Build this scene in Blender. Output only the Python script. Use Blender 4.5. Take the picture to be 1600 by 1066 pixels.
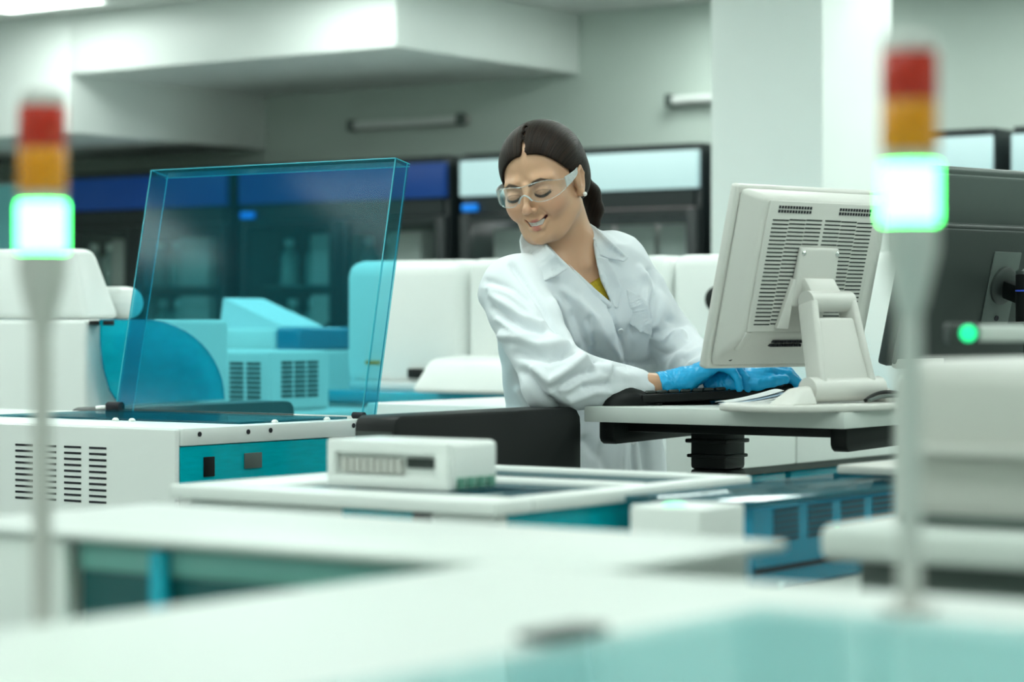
import bpy, bmesh, math, random
import numpy as np
from mathutils import Vector, Matrix
from mathutils.bvhtree import BVHTree

for o in list(bpy.data.objects):
    bpy.data.objects.remove(o)
random.seed(4)
SC = bpy.context.scene
COL = SC.collection

# ------------------------------------------------------------------ camera
YAW = math.radians(35.5)
CS, SN = math.cos(YAW), math.sin(YAW)
CZ = 1.25
FPX = 3778.0
cam = bpy.data.cameras.new('camera')
cam.lens = FPX * 36.0 / 1600.0
cam.sensor_width = 36.0
cam.shift_y = -28.0 / 1600.0
cam.clip_end = 60
cam.dof.use_dof = True
cam.dof.focus_distance = 4.22
cam.dof.aperture_fstop = 3.7
cam_o = bpy.data.objects.new('camera', cam)
COL.objects.link(cam_o)
cam_o.location = (0, 0, CZ)
cam_o.rotation_euler = (math.pi / 2, 0, YAW)
SC.camera = cam_o

# ------------------------------------------------------------------ world, exposure
SC.view_settings.view_transform = 'Standard'
SC.view_settings.look = 'None'
SC.view_settings.gamma = 1.0
SC.view_settings.use_curve_mapping = False
SC.view_settings.exposure = 0.0
w = bpy.data.worlds.new('room_air')
SC.world = w
w.use_nodes = True
w.node_tree.nodes['Background'].inputs[0].default_value = (0.75, 1.0, 0.9, 1)
w.node_tree.nodes['Background'].inputs[1].default_value = 0.05
LAMP_STRENGTH = 11.5
LAMP_COLOR = (0.89, 1.0, 0.94)


# ------------------------------------------------------------------ helpers
def L(X, D, Z):
    """camera-aligned metres (right, away, up) -> world"""
    return Vector((CS * X - SN * D, SN * X + CS * D, Z))


def K(u, v, D):
    """photo pixel at distance D -> camera-aligned metres"""
    return np.array([(u - 800) / FPX * D, D, CZ + (505 - v) / FPX * D])


def KW(u, v, D):
    return L(*K(u, v, D))


def to_world(P):
    P = np.asarray(P, float)
    return np.stack([CS * P[:, 0] - SN * P[:, 1], SN * P[:, 0] + CS * P[:, 1], P[:, 2]], 1)


def mat(name, col, rough=0.45, metal=0.0, bump=0.0, scale=60.0, var=0.03, emit=None, estr=0.0, coat=0.0, sss=0.0):
    m = bpy.data.materials.new(name)
    m.use_nodes = True
    nt = m.node_tree
    b = nt.nodes['Principled BSDF']
    b.inputs['Roughness'].default_value = rough
    b.inputs['Metallic'].default_value = metal
    if coat:
        b.inputs['Coat Weight'].default_value = coat
    tc = nt.nodes.new('ShaderNodeTexCoord')
    nz = nt.nodes.new('ShaderNodeTexNoise')
    nz.inputs['Scale'].default_value = scale
    nt.links.new(tc.outputs['Object'], nz.inputs['Vector'])
    mx = nt.nodes.new('ShaderNodeMix')
    mx.data_type = 'RGBA'
    mx.inputs[6].default_value = (*[c * (1 - var) for c in col], 1)
    mx.inputs[7].default_value = (*[min(1, c * (1 + var)) for c in col], 1)
    nt.links.new(nz.outputs['Fac'], mx.inputs[0])
    nt.links.new(mx.outputs[2], b.inputs['Base Color'])
    if bump:
        bp = nt.nodes.new('ShaderNodeBump')
        bp.inputs['Strength'].default_value = bump
        bp.inputs['Distance'].default_value = 0.002
        nt.links.new(nz.outputs['Fac'], bp.inputs['Height'])
        nt.links.new(bp.outputs[0], b.inputs['Normal'])
    if emit:
        b.inputs['Emission Color'].default_value = (*emit, 1)
        b.inputs['Emission Strength'].default_value = estr
    if sss:
        b.inputs['Subsurface Weight'].default_value = sss
        b.inputs['Subsurface Radius'].default_value = (0.008, 0.003, 0.0015)
    return m


def acrylic(name, col, haze=0.1, hazecol=None, gloss=0.06, rough=0.03):
    m = bpy.data.materials.new(name)
    m.use_nodes = True
    nt = m.node_tree
    for n in list(nt.nodes):
        nt.nodes.remove(n)
    out = nt.nodes.new('ShaderNodeOutputMaterial')
    tr = nt.nodes.new('ShaderNodeBsdfTransparent')
    tr.inputs[0].default_value = (*col, 1)
    df = nt.nodes.new('ShaderNodeBsdfDiffuse')
    df.inputs[0].default_value = (*(hazecol or col), 1)
    gl = nt.nodes.new('ShaderNodeBsdfGlossy')
    gl.inputs[0].default_value = (0.9, 0.95, 0.95, 1)
    gl.inputs['Roughness'].default_value = rough
    nz = nt.nodes.new('ShaderNodeTexNoise')
    nz.inputs['Scale'].default_value = 9
    mp = nt.nodes.new('ShaderNodeMapRange')
    mp.inputs[3].default_value = haze * 0.8
    mp.inputs[4].default_value = haze * 1.2
    m1 = nt.nodes.new('ShaderNodeMixShader')
    m2 = nt.nodes.new('ShaderNodeMixShader')
    lw = nt.nodes.new('ShaderNodeFresnel')
    lw.inputs[0].default_value = 1.25
    ma = nt.nodes.new('ShaderNodeMath')
    ma.operation = 'MULTIPLY'
    ma.inputs[1].default_value = gloss / 0.05
    nt.links.new(nz.outputs['Fac'], mp.inputs[0])
    nt.links.new(mp.outputs[0], m1.inputs[0])
    nt.links.new(tr.outputs[0], m1.inputs[1])
    nt.links.new(df.outputs[0], m1.inputs[2])
    nt.links.new(lw.outputs[0], ma.inputs[0])
    mn = nt.nodes.new('ShaderNodeMath')
    mn.operation = 'MINIMUM'
    mn.inputs[1].default_value = 0.22
    nt.links.new(ma.outputs[0], mn.inputs[0])
    nt.links.new(mn.outputs[0], m2.inputs[0])
    nt.links.new(m1.outputs[0], m2.inputs[1])
    nt.links.new(gl.outputs[0], m2.inputs[2])
    nt.links.new(m2.outputs[0], out.inputs[0])
    return m


ORG = {}


def tag(o, label, cat, group=None):
    o['label'] = label
    o['category'] = cat
    if group:
        o['group'] = group
    return o


def thing(name, label, cat, loc=(0, 0, 0), group=None):
    o = bpy.data.objects.new(name, None)
    o.empty_display_size = 0.05
    COL.objects.link(o)
    o.location = loc
    ORG[o.name] = Vector(loc)
    return tag(o, label, cat, group)


class MB:
    """collects shapes given in world coordinates (through M) and links them as one mesh object"""

    def __init__(self, M=None):
        self.bm = bmesh.new()
        self.M = M or Matrix.Identity(4)

    def _add(self, pts, faces, mi=0, bev=0.0, seg=2):
        t = bmesh.new()
        vs = [t.verts.new(p) for p in pts]
        for f in faces:
            t.faces.new([vs[i] for i in f])
        bmesh.ops.recalc_face_normals(t, faces=t.faces)
        if bev:
            ed = [e for e in t.edges if len(e.link_faces) == 2 and e.calc_face_angle(0) > 0.6]
            bmesh.ops.bevel(t, geom=ed, offset=bev, segments=seg, affect='EDGES', profile=0.5, clamp_overlap=True)
        for f in t.faces:
            f.material_index = mi
        me = bpy.data.meshes.new('tmp')
        t.to_mesh(me)
        t.free()
        n0 = len(self.bm.verts)
        self.bm.from_mesh(me)
        bpy.data.meshes.remove(me)
        self.bm.verts.ensure_lookup_table()
        for v in self.bm.verts[n0:]:
            v.co = self.M @ v.co
        return self

    def box(self, x0, y0, z0, x1, y1, z1, bev=0.0, mi=0, seg=2):
        p = [(x, y, z) for x in (x0, x1) for y in (y0, y1) for z in (z0, z1)]
        f = [(0, 1, 3, 2), (4, 6, 7, 5), (0, 4, 5, 1), (2, 3, 7, 6), (0, 2, 6, 4), (1, 5, 7, 3)]
        return self._add(p, f, mi, bev, seg)

    def hexa(self, p, bev=0.0, mi=0, seg=2):
        """8 corners ordered as box()"""
        f = [(0, 1, 3, 2), (4, 6, 7, 5), (0, 4, 5, 1), (2, 3, 7, 6), (0, 2, 6, 4), (1, 5, 7, 3)]
        return self._add(p, f, mi, bev, seg)

    def prism(self, poly, a, b, axis='z', mi=0, bev=0.0, seg=2):
        n = len(poly)

        def m(p, h):
            return {'z': (p[0], p[1], h), 'y': (p[0], h, p[1]), 'x': (h, p[0], p[1])}[axis]
        pts = [m(p, a) for p in poly] + [m(p, b) for p in poly]
        fs = [tuple(range(n)), tuple(range(n, 2 * n))] + [(i, (i + 1) % n, n + (i + 1) % n, n + i) for i in range(n)]
        return self._add(pts, fs, mi, bev, seg)

    def lathe(self, prof, c, axis=(0, 0, 1), n=24, mi=0):
        """prof = [(r, h)], revolved about axis through c"""
        A = Vector(axis).normalized()
        X = A.orthogonal().normalized()
        Y = A.cross(X)
        c = Vector(c)
        pts, fs = [], []
        for r, h in prof:
            r = max(r, 1e-5)
            for k in range(n):
                t = 2 * math.pi * k / n
                pts.append(c + A * h + (X * math.cos(t) + Y * math.sin(t)) * r)
        for i in range(len(prof) - 1):
            for k in range(n):
                fs.append((i * n + k, i * n + (k + 1) % n, (i + 1) * n + (k + 1) % n, (i + 1) * n + k))
        fs.append(tuple(range(n)))
        fs.append(tuple(range((len(prof) - 1) * n, len(prof) * n)))
        return self._add(pts, fs, mi)

    def cyl(self, a, b, r, n=20, mi=0, r2=None):
        a, b = Vector(a), Vector(b)
        h = (b - a).length
        return self.lathe([(r, 0), (r if r2 is None else r2, h)], a, b - a, n, mi)

    def tube(self, pts, r, n=10, mi=0):
        P = [Vector(p) for p in pts]
        rings, fs = [], []
        up = Vector((0.12, 0.2, 0.97))
        for i, p in enumerate(P):
            d = (P[min(i + 1, len(P) - 1)] - P[max(i - 1, 0)]).normalized()
            x = d.cross(up).normalized()
            y = d.cross(x)
            rr = r[i] if isinstance(r, (list, tuple)) else r
            for k in range(n):
                t = 2 * math.pi * k / n
                rings.append(p + (x * math.cos(t) + y * math.sin(t)) * rr)
        for i in range(len(P) - 1):
            for k in range(n):
                fs.append((i * n + k, i * n + (k + 1) % n, (i + 1) * n + (k + 1) % n, (i + 1) * n + k))
        fs.append(tuple(range(n)))
        fs.append(tuple(range((len(P) - 1) * n, len(P) * n)))
        return self._add(rings, fs, mi)

    def grid(self, rows, mi=0, thick=0.0):
        """rows of points -> sheet (given real thickness along its normals)"""
        R_, C_ = len(rows), len(rows[0])
        P = np.array(rows, float)
        if thick:
            du = np.gradient(P, axis=0)
            dv = np.gradient(P, axis=1)
            nn = np.cross(du, dv)
            nn /= np.linalg.norm(nn, axis=2, keepdims=True) + 1e-12
            Q = P - nn * thick
        pts = [tuple(p) for p in P.reshape(-1, 3)]
        fs = [(i * C_ + j, i * C_ + j + 1, (i + 1) * C_ + j + 1, (i + 1) * C_ + j) for i in range(R_ - 1) for j in range(C_ - 1)]
        if thick:
            o = len(pts)
            pts += [tuple(p) for p in Q.reshape(-1, 3)]
            fs += [tuple(i + o for i in reversed(f)) for f in list(fs)]
            bd = [j for j in range(C_)] + [i * C_ + C_ - 1 for i in range(1, R_)] + [(R_ - 1) * C_ + j for j in range(C_ - 2, -1, -1)] + [i * C_ for i in range(R_ - 2, 0, -1)]
            for a, b in zip(bd, bd[1:] + bd[:1]):
                fs.append((b, a, a + o, b + o))
        return self._add(pts, fs, mi)

    def build(self, name, mats, parent=None, loc=None, ang=38):
        if not isinstance(mats, (list, tuple)):
            mats = [mats]
        org = Vector(loc) if loc is not None else (ORG[parent.name] if parent else Vector((0, 0, 0)))
        for v in self.bm.verts:
            v.co -= org
        la = math.radians(ang)
        for f in self.bm.faces:
            f.smooth = True
        for e in self.bm.edges:
            if len(e.link_faces) == 2 and e.calc_face_angle(0) > la:
                e.smooth = False
        me = bpy.data.meshes.new(name)
        self.bm.to_mesh(me)
        self.bm.free()
        for m in mats:
            me.materials.append(m)
        o = bpy.data.objects.new(name, me)
        COL.objects.link(o)
        if parent:
            o.parent = parent
        else:
            o.location = org
        ORG[o.name] = org
        return o


def solo(name, mb, m, label, cat, loc, group=None):
    return tag(mb.build(name, m, None, loc), label, cat, group)


def struct(name, mb, m):
    o = mb.build(name, m)
    o['kind'] = 'structure'
    return o


def copy_tree(o, d=Vector((0, 0, 0)), parent=None):
    c = o.copy()
    COL.objects.link(c)
    if parent:
        c.parent = parent
        c.location = o.location
    else:
        c.location = o.location + d
    for ch in list(o.children):
        copy_tree(ch, d, c)
    return c


# ------------------------------------------------------------------ materials
M = {}
M['wall'] = mat('painted_wall', (0.55, 0.63, 0.58), 0.6, var=0.02, scale=8)
M['bulk'] = mat('bulkhead_paint', (0.82, 0.86, 0.835), 0.45, var=0.02, scale=5)
M['ceil'] = mat('ceiling_paint', (0.72, 0.74, 0.72), 0.8)
M['floor'] = mat('vinyl_floor', (0.42, 0.47, 0.45), 0.35, scale=30, var=0.06)
M['white'] = mat('white_plastic', (0.80, 0.83, 0.81), 0.35, var=0.015, scale=14)
M['white_sheet'] = mat('white_coated_metal', (0.77, 0.79, 0.775), 0.3, var=0.015, scale=20)
M['near_white'] = mat('pale_white_plastic', (0.60, 0.635, 0.615), 0.45, var=0.02, scale=10)
M['beige'] = mat('ivory_plastic', (0.66, 0.655, 0.62), 0.42, bump=0.08, scale=900, var=0.01)
M['grey'] = mat('light_grey_plastic', (0.52, 0.52, 0.49), 0.45, var=0.02)
M['lightgrey'] = mat('pale_grey_laminate', (0.62, 0.66, 0.63), 0.5, var=0.02)
M['black'] = mat('black_plastic', (0.005, 0.0065, 0.0065), 0.45, bump=0.1, scale=700)
M['satin'] = mat('satin_black_metal', (0.007, 0.0085, 0.0085), 0.5, bump=0.05, scale=800)
M['charcoal'] = mat('charcoal_plastic', (0.030, 0.040, 0.037), 0.5, bump=0.1, scale=500)
M['slate'] = mat('dark_slate_plastic', (0.09, 0.115, 0.105), 0.45)
M['dark'] = mat('slot_black', (0.006, 0.006, 0.012), 0.7)
M['chrome'] = mat('polished_metal', (0.75, 0.76, 0.76), 0.15, 1.0)
M['steel'] = mat('brushed_steel', (0.55, 0.57, 0.57), 0.3, 1.0)
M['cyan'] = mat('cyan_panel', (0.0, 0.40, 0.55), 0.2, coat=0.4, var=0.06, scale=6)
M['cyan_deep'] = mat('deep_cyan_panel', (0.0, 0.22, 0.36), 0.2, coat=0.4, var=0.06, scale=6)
M['cyan_pale'] = mat('pale_cyan_panel', (0.20, 0.58, 0.62), 0.3, var=0.05, scale=6)
M['edge'] = mat('acrylic_edge_glow', (0.03, 0.42, 0.52), 0.25)  # brighter cyan that paints in the glow along the acrylic edges
M['lid'] = acrylic('cyan_acrylic_lid', (0.44, 0.84, 0.91), 0.05, (0.02, 0.26, 0.34), 0.010, 0.09)
M['shield'] = acrylic('cyan_acrylic_shield', (0.14, 0.76, 0.86), 0.42, (0.0, 0.60, 0.76), 0.03)
M['window'] = acrylic('cyan_window', (0.10, 0.70, 0.80), 0.72, (0.0, 0.58, 0.68), 0.05)
for k_ in ('black', 'satin'):
    M[k_].node_tree.nodes['Principled BSDF'].inputs['Specular IOR Level'].default_value = 0.25
M['smoke'] = acrylic('smoked_glass', (0.30, 0.55, 0.60), 0.12, (0.02, 0.14, 0.20), 0.09)
M['paleglass'] = acrylic('pale_cyan_glass', (0.80, 0.94, 0.945), 0.10, (0.45, 0.76, 0.78), 0.04)
M['glass'] = acrylic('door_glass', (0.88, 0.94, 0.93), 0.02, (0.5, 0.6, 0.6), 0.05)
M['clear'] = acrylic('clear_polycarbonate', (0.975, 0.985, 0.985), 0.015, (0.8, 0.86, 0.88), 0.035, 0.05)
M['frost'] = acrylic('frosted_polycarbonate', (0.85, 0.88, 0.88), 0.55, (0.80, 0.84, 0.85), 0.10, 0.1)
M['rim'] = acrylic('lens_rim_plastic', (0.92, 0.95, 0.95), 0.22, (0.8, 0.84, 0.85), 0.08, 0.1)
M['paper'] = mat('white_paper', (0.80, 0.83, 0.84), 0.8)
M['bluepaper'] = mat('blue_printed_paper', (0.35, 0.48, 0.62), 0.7)
M['fridge'] = mat('black_fridge_metal', (0.012, 0.018, 0.019), 0.4)
M['fridge_in'] = mat('fridge_lining', (0.07, 0.095, 0.095), 0.6)
M['header_white'] = mat('backlit_white_sign', (0.36, 0.43, 0.43), 0.4, emit=(0.52, 0.86, 0.88), estr=0.50)
M['header_blue'] = mat('blue_sign', (0.0, 0.03, 0.16), 0.4, emit=(0.0, 0.055, 0.30), estr=0.22)
M['badge'] = mat('blue_badge_light', (0.0, 0.1, 0.4), 0.4, emit=(0.0, 0.25, 0.9), estr=0.6)
M['lamp'] = mat('lamp_diffuser', (0.9, 0.9, 0.9), 0.5, emit=LAMP_COLOR, estr=LAMP_STRENGTH)
M['fridge_fill_glow'] = mat('fridge_fill_glow', (0.9, 0.9, 0.9), 0.5, emit=(1.0, 0.96, 0.95), estr=3.5)  # glow of the strips added inside the white-headed fridges
M['teal'] = mat('teal_panel', (0.19, 0.48, 0.43), 0.4)
M['teal_recess_shade'] = mat('shaded_recess_teal', (0.012, 0.12, 0.13), 0.3)
M['vent'] = mat('vent_shadow', (0.02, 0.025, 0.024), 0.7)
M['red'] = mat('red_lens', (0.52, 0.02, 0.005), 0.25, coat=0.3)
M['amber'] = mat('amber_lens', (0.74, 0.27, 0.0), 0.25, coat=0.3)
M['green'] = mat('lit_green_lens', (0.0, 0.6, 0.25), 0.3, emit=(0.060, 1.0, 0.15), estr=17.0)
M['led'] = mat('green_led', (0.0, 0.6, 0.25), 0.3, emit=(0.02, 0.9, 0.30), estr=1.2)
M['ledpale'] = mat('pale_green_led', (0.3, 0.8, 0.5), 0.3, emit=(0.25, 1.0, 0.5), estr=1.2)
M['bluering'] = mat('blue_ring', (0.05, 0.1, 0.6), 0.3)
M['pcb'] = mat('green_connectors', (0.10, 0.28, 0.21), 0.5, var=0.5, scale=220)
M['pinkgrey'] = mat('pinkish_grey_cartons', (0.46, 0.42, 0.41), 0.7, var=0.1)
M['bottle'] = mat('pale_bottle', (0.22, 0.30, 0.29), 0.35, var=0.1)
M['carton'] = mat('dull_carton', (0.16, 0.20, 0.20), 0.6, var=0.1)

# ------------------------------------------------------------------ room shell
XW0, XW1, YW0, YW1, ZC = -10.3, 2.0, -2.4, 8.75, 2.6
struct('floor', MB().box(XW0, YW0, -0.1, XW1, YW1, 0), M['floor'])
struct('ceiling', MB().box(XW0, YW0, ZC, XW1, YW1, ZC + 0.12), M['ceil'])
struct('wall_back', MB().box(XW0, YW1, 0, XW1, YW1 + 0.12, ZC), M['wall'])
struct('wall_left', MB().box(XW0 - 0.12, YW0, 0, XW0, YW1, ZC), M['wall'])
struct('wall_right', MB().box(XW1, YW0, 0, XW1 + 0.12, YW1, ZC), M['wall'])
struct('wall_front', MB().box(XW0, YW0 - 0.12, 0, XW1, YW0, ZC), M['wall'])
struct('ceiling_bulkhead', MB().box(-7.69, 7.46, 2.335, -5.88, YW1, ZC, 0.006), M['bulk'])
struct('ceiling_bulkhead_deep', MB().box(XW0, 7.46, 2.08, -7.69, YW1, ZC, 0.006), M['bulk'])
struct('column', MB().box(-3.975, 6.665, 0, -3.57, 7.145, ZC, 0.008), M['bulk'])

# ceiling lamps: recessed square panels in rows
lamp = thing('ceiling_lamp', 'square recessed ceiling lamp', 'lamp', (0, 0, ZC))
mb = MB()
for a in ((-.31, -.31, .31, -.29), (-.31, .29, .31, .31), (-.31, -.29, -.29, .29), (.29, -.29, .31, .29)):
    mb.box(a[0], a[1], ZC - .018, a[2], a[3], ZC - .001)
mb.build('lamp_frame', M['white'], lamp)
MB().box(-.29, -.29, ZC - .012, .29, .29, ZC - .002).build('diffuser', M['lamp'], lamp)
spots = [(lx, ly) for ly in (6.92, 5.0, 3.1, 1.2, -0.8) for lx in (-7.5, -5.95, -4.65, -2.75, -1.15, 0.45)]
spots += [(-4.9, 8.15), (-3.3, 8.0), (-1.8, 8.0), (-.3, 8.0)]  # extra unseen panels, added to brighten the back wall
n = 0
for lx, ly in spots:
    o = lamp if n == 0 else copy_tree(lamp)
    o.location = (lx, ly, ZC)
    n += 1
    if n == 1:
        o['label'] = 'glowing ceiling lamp panel in the top left corner above the white bulkhead'
    else:
        o['label'] = 'square recessed ceiling lamp panel above the laboratory, out of the picture'
        o['group'] = 'ceiling lamp panels out of the picture'

# unlit tube lamps on the back wall
for i, (x0, x1, z, lb) in enumerate(((-7.13, -6.47, 2.165, 'unlit grey tube lamp on the shaded back wall above the tinted lid'),
                                     (-5.40, -4.75, 2.19, 'unlit tube lamp on the back wall beside the white column'))):
    t = thing('wall_tube_lamp', lb, 'lamp', (x0, YW1, z))
    MB().box(x0, YW1 - .03, z - .02, x1, YW1 - .001, z + .02, .004).build('base_plate', M['grey'], t)
    MB().cyl((x0 + .03, YW1 - .05, z), (x1 - .03, YW1 - .05, z), .018, 16).build('tube', M['white'], t)
    for xx in (x0, x1 - .03):
        MB().box(xx, YW1 - .075, z - .026, xx + .03, YW1 - .031, z + .026, .004).build('end_cap', M['slate'], t)

# ------------------------------------------------------------------ row of glass-door fridges along the back wall
FW, FY = 1.16, 8.07


def fridge(x0, head, lab):
    t = thing('display_fridge', lab, 'fridge', (x0, FY, 0))
    x1, yb = x0 + FW, FY + .62
    mb = MB()
    mb.box(x0, FY + .03, 0, x0 + .03, yb, 1.955, .003)
    mb.box(x1 - .03, FY + .03, 0, x1, yb, 1.955, .003)
    mb.box(x0 + .03, FY + .03, 1.925, x1 - .03, yb, 1.955)
    mb.box(x0 + .03, FY + .03, 0, x1 - .03, yb, .16)
    mb.box(x0 + .03, FY + .02, 1.705, x1 - .03, FY + .1, 1.775)
    mb.build('cabinet_body', M['fridge'], t)
    mb = MB()
    mb.box(x0 + .03, yb - .03, .16, x1 - .03, yb - .002, 1.925)
    mb.box(x0 + .03, FY + .101, 1.705, x1 - .03, yb - .03, 1.725)
    mb.build('lining', M['fridge_in'], t)
    MB().box(x0 + .004, FY, 1.778, x1 - .004, FY + .028, 1.925, .004).build('header_sign', M[head], t)
    for z in (1.42, 1.15, .85, .5):
        MB().box(x0 + .03, FY + .12, z - .012, x1 - .03, yb - .03, z).build('shelf', M['fridge_in'], t)
    xm = (x0 + x1) / 2
    for a, b, hx in ((x0 + .004, xm - .003, xm - .05), (xm + .003, x1 - .004, xm + .03)):
        d = MB()
        d.box(a, FY, .17, a + .05, FY + .028, 1.70, .004)
        d.box(b - .05, FY, .17, b, FY + .028, 1.70, .004)
        d.box(a + .05, FY, .17, b - .05, FY + .028, .22)
        d.box(a + .05, FY, 1.67, b - .05, FY + .028, 1.70)
        do = d.build('door', M['fridge'], t)
        MB().box(a + .05, FY + .01, .22, b - .05, FY + .018, 1.67).build('door_glass', M['glass'], do)
        MB().box(hx, FY - .03, .9, hx + .02, FY - .002, 1.25, .004).build('door_handle', M['satin'], do)
    if head == 'header_white':
        MB().box(x0 + .06, FY + .2, 1.694, x1 - .06, FY + .4, 1.7045).build('added_fill_strip', M['fridge_fill_glow'], t)  # unseen glowing strip added to brighten the shelves and stock
    MB().box(x0 + .02, FY - .008, 1.715, x0 + .09, FY + .019, 1.745, .004).build('badge', M['badge'], t)
    return t


fr = [(-8.49, 'header_blue', 'black glass-door fridge with blue header beyond the left signal light'),
      (-7.26, 'header_blue', 'black glass-door fridge with blue header seen through the raised cyan lid'),
      (-6.03, 'header_white', 'black fridge with lit white header directly behind the woman'),
      (-4.80, 'header_white', 'black fridge with white header mostly hidden by the white column'),
      (-3.57, 'header_white', 'black fridge with white header at the right edge behind the dark monitors')]
for x0, h, lb in fr:
    fridge(x0, h, lb)
wf = thing('upright_freezer', 'pale upright freezer at the left edge below the bulkhead', 'freezer', (-9.75, FY, 0))
MB().box(-9.75, FY + .04, 0, -8.52, FY + .6, 1.93, .02).build('cabinet_body', M['white'], wf)
d = MB().box(-9.74, FY, .1, -8.53, FY + .038, 1.92, .015).build('door', M['cyan_pale'], wf)
MB().box(-8.62, FY - .035, .9, -8.59, FY - .001, 1.5, .008).build('door_handle', M['steel'], d)

# stock inside the fridges
bt = None
ct = None
for fi, (x0, h, lb) in enumerate(fr):
    blue = h == 'header_blue'
    for z in ((1.42, 1.15) if blue else (1.42,)):
        x = x0 + .07
        k = 0
        while x < x0 + FW - .18:
            sec = 'blue' if blue else 'white'
            if blue and (k % 3 != 2):
                if bt is None:
                    bt = thing('reagent_bottle', '', 'bottle', (0, 0, 0))
                    MB().lathe([(.04, 0), (.042, .01), (.042, .13), (.018, .165), (.018, .18)], (0, 0, 0), n=14).build('bottle_body', M['bottle'], bt)
                    MB().lathe([(.021, .178), (.021, .205), (.019, .207)], (0, 0, 0), n=14).build('cap', M['white'], bt)
                    o = bt
                else:
                    o = copy_tree(bt)
                o.location = (x + .05, FY + .2 + random.random() * .06, z)
                o['label'] = 'pale reagent bottle on a shelf inside a blue-headed fridge'
                o['group'] = 'bottles in the blue-headed fridges'
                x += .115
            else:
                wd = .18 + random.random() * .05
                if ct is None:
                    ct = thing('storage_carton', '', 'carton', (0, 0, 0))
                    MB().box(-.09, -.1, 0, .09, .1, .2, .004).build('carton_body', M['pinkgrey'], ct)
                    MB().box(-.092, -.102, .17, .092, .102, .225, .004).build('carton_lid', M['pinkgrey'], ct)
                    o = ct
                else:
                    o = copy_tree(ct)
                o.location = (x + .1, FY + .24, z)
                o['label'] = 'pinkish grey storage carton on the shelf of a %s-headed fridge' % sec
                o['group'] = 'cartons in the %s-headed fridges' % sec
                x += .205
            k += 1

# ------------------------------------------------------------------ white analysers along the far bench
bench = thing('far_bench', 'long white bench with a cyan strip carrying the far white analysers', 'bench', (-4.4, 5.6, 0))
MB().box(-6.6, 5.2, 0, -2.62, 6.2, 1.03, .006).build('bench_body', M['white'], bench)
MB().box(-4.36, 5.17, 1.031, -2.62, 6.2, 1.064, .004).build('cyan_strip', M['cyan'], bench)


def blockmachine(name, lab, x0, x1, y0, y1, z0, z1, r, extra=None):
    t = thing(name, lab, 'analyser', ((x0 + x1) / 2, (y0 + y1) / 2, z0))
    MB().box(x0, y0, z0, x1, y1, z1, r, seg=4).build('housing', M['white'], t)
    return t


u1 = blockmachine('bench_analyser', 'tall rounded white analyser partly behind the right edge of the raised lid', -4.338, -3.912, 5.26, 5.95, 1.065, 1.424, .045)
MB().box(-4.10, 5.25, 1.098, -4.045, 5.261, 1.125, .003).build('display_slot', M['black'], u1)
MB().box(-4.30, 5.24, 1.066, -3.92, 5.259, 1.088, .003).build('base_trim', M['white_sheet'], u1)
MB().box(-4.25, 5.253, 1.135, -4.20, 5.2605, 1.145).build('sticker', M['amber'], u1)
u2 = blockmachine('bench_analyser', 'white bench analyser directly behind the woman with a protruding lower cover', -3.905, -3.262, 5.26, 5.95, 1.065, 1.424, .03)
MB().hexa([(-3.95, 5.06, 1.066), (-3.92, 5.11, 1.155), (-3.95, 5.259, 1.066), (-3.92, 5.259, 1.165), (-3.27, 5.06, 1.066), (-3.30, 5.11, 1.155), (-3.27, 5.259, 1.066), (-3.30, 5.259, 1.165)], .02, seg=3).build('lower_cover', M['white'], u2)
u3 = blockmachine('bench_analyser', 'white bench analyser with a round black port beside the ivory monitor', -3.255, -2.62, 5.26, 5.95, 1.065, 1.424, .03)
MB().lathe([(.030, 0), (.032, .004), (.024, .008)], (-3.12, 5.262, 1.31), (0, -1, 0), 24).build('round_port', M['black'], u3)

# smaller machines seen through the raised lid
lb2 = thing('low_cabinet', 'low white cabinet under the small vented machine behind the lid', 'cabinet', (-4.7, 4.9, 0))
MB().box(-5.5, 4.70, 0, -4.02, 5.12, 1.02, .006).build('cabinet_body', M['white'], lb2)
MB().box(-5.49, 4.685, .9, -4.04, 4.6985, .985, .003).build('cyan_window', M['cyan'], lb2)
vm = thing('vented_machine', 'small white vented machine seen through the raised cyan lid', 'analyser', (-4.3, 4.85, 1.021))
MB().box(-4.52, 4.757, 1.021, -4.165, 5.0, 1.178, .012, seg=3).build('housing', M['white'], vm)
mb = MB()
for c in range(4):
    for r in range(9):
        x = -4.425 + c * .060
        mb.box(x, 4.7535, 1.04 + r * .0125, x + .046, 4.757, 1.047 + r * .0125)
mb.build('front_grille', M['charcoal'], vm)
mb = MB()
for c in range(3):
    for r in range(8):
        y = 4.80 + c * .052
        mb.box(-4.165, y, 1.055 + r * .0125, -4.1615, y + .042, 1.062 + r * .0125)
mb.build('side_grille', M['charcoal'], vm)
pr = thing('label_printer', 'white bench printer with a cyan end cap and a paper sheet behind the lid', 'printer', (-5.0, 5.5, 1.031))
MB().box(-5.10, 5.30, 1.031, -4.50, 5.75, 1.17, .01).build('stand_box', M['white'], pr)
MB().box(-5.08, 5.34, 1.171, -4.66, 5.7, 1.235, .012, seg=3).build('housing', M['white'], pr)
MB().box(-4.658, 5.34, 1.171, -4.56, 5.7, 1.238, .012, seg=3).build('end_cap', M['cyan_deep'], pr)
MB().prism([(-4.93, 1.236), (-4.915, 1.325), (-4.68, 1.242), (-4.68, 1.236)], 5.40, 5.58, 'y').build('paper_chute', M['paper'], pr)

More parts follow.
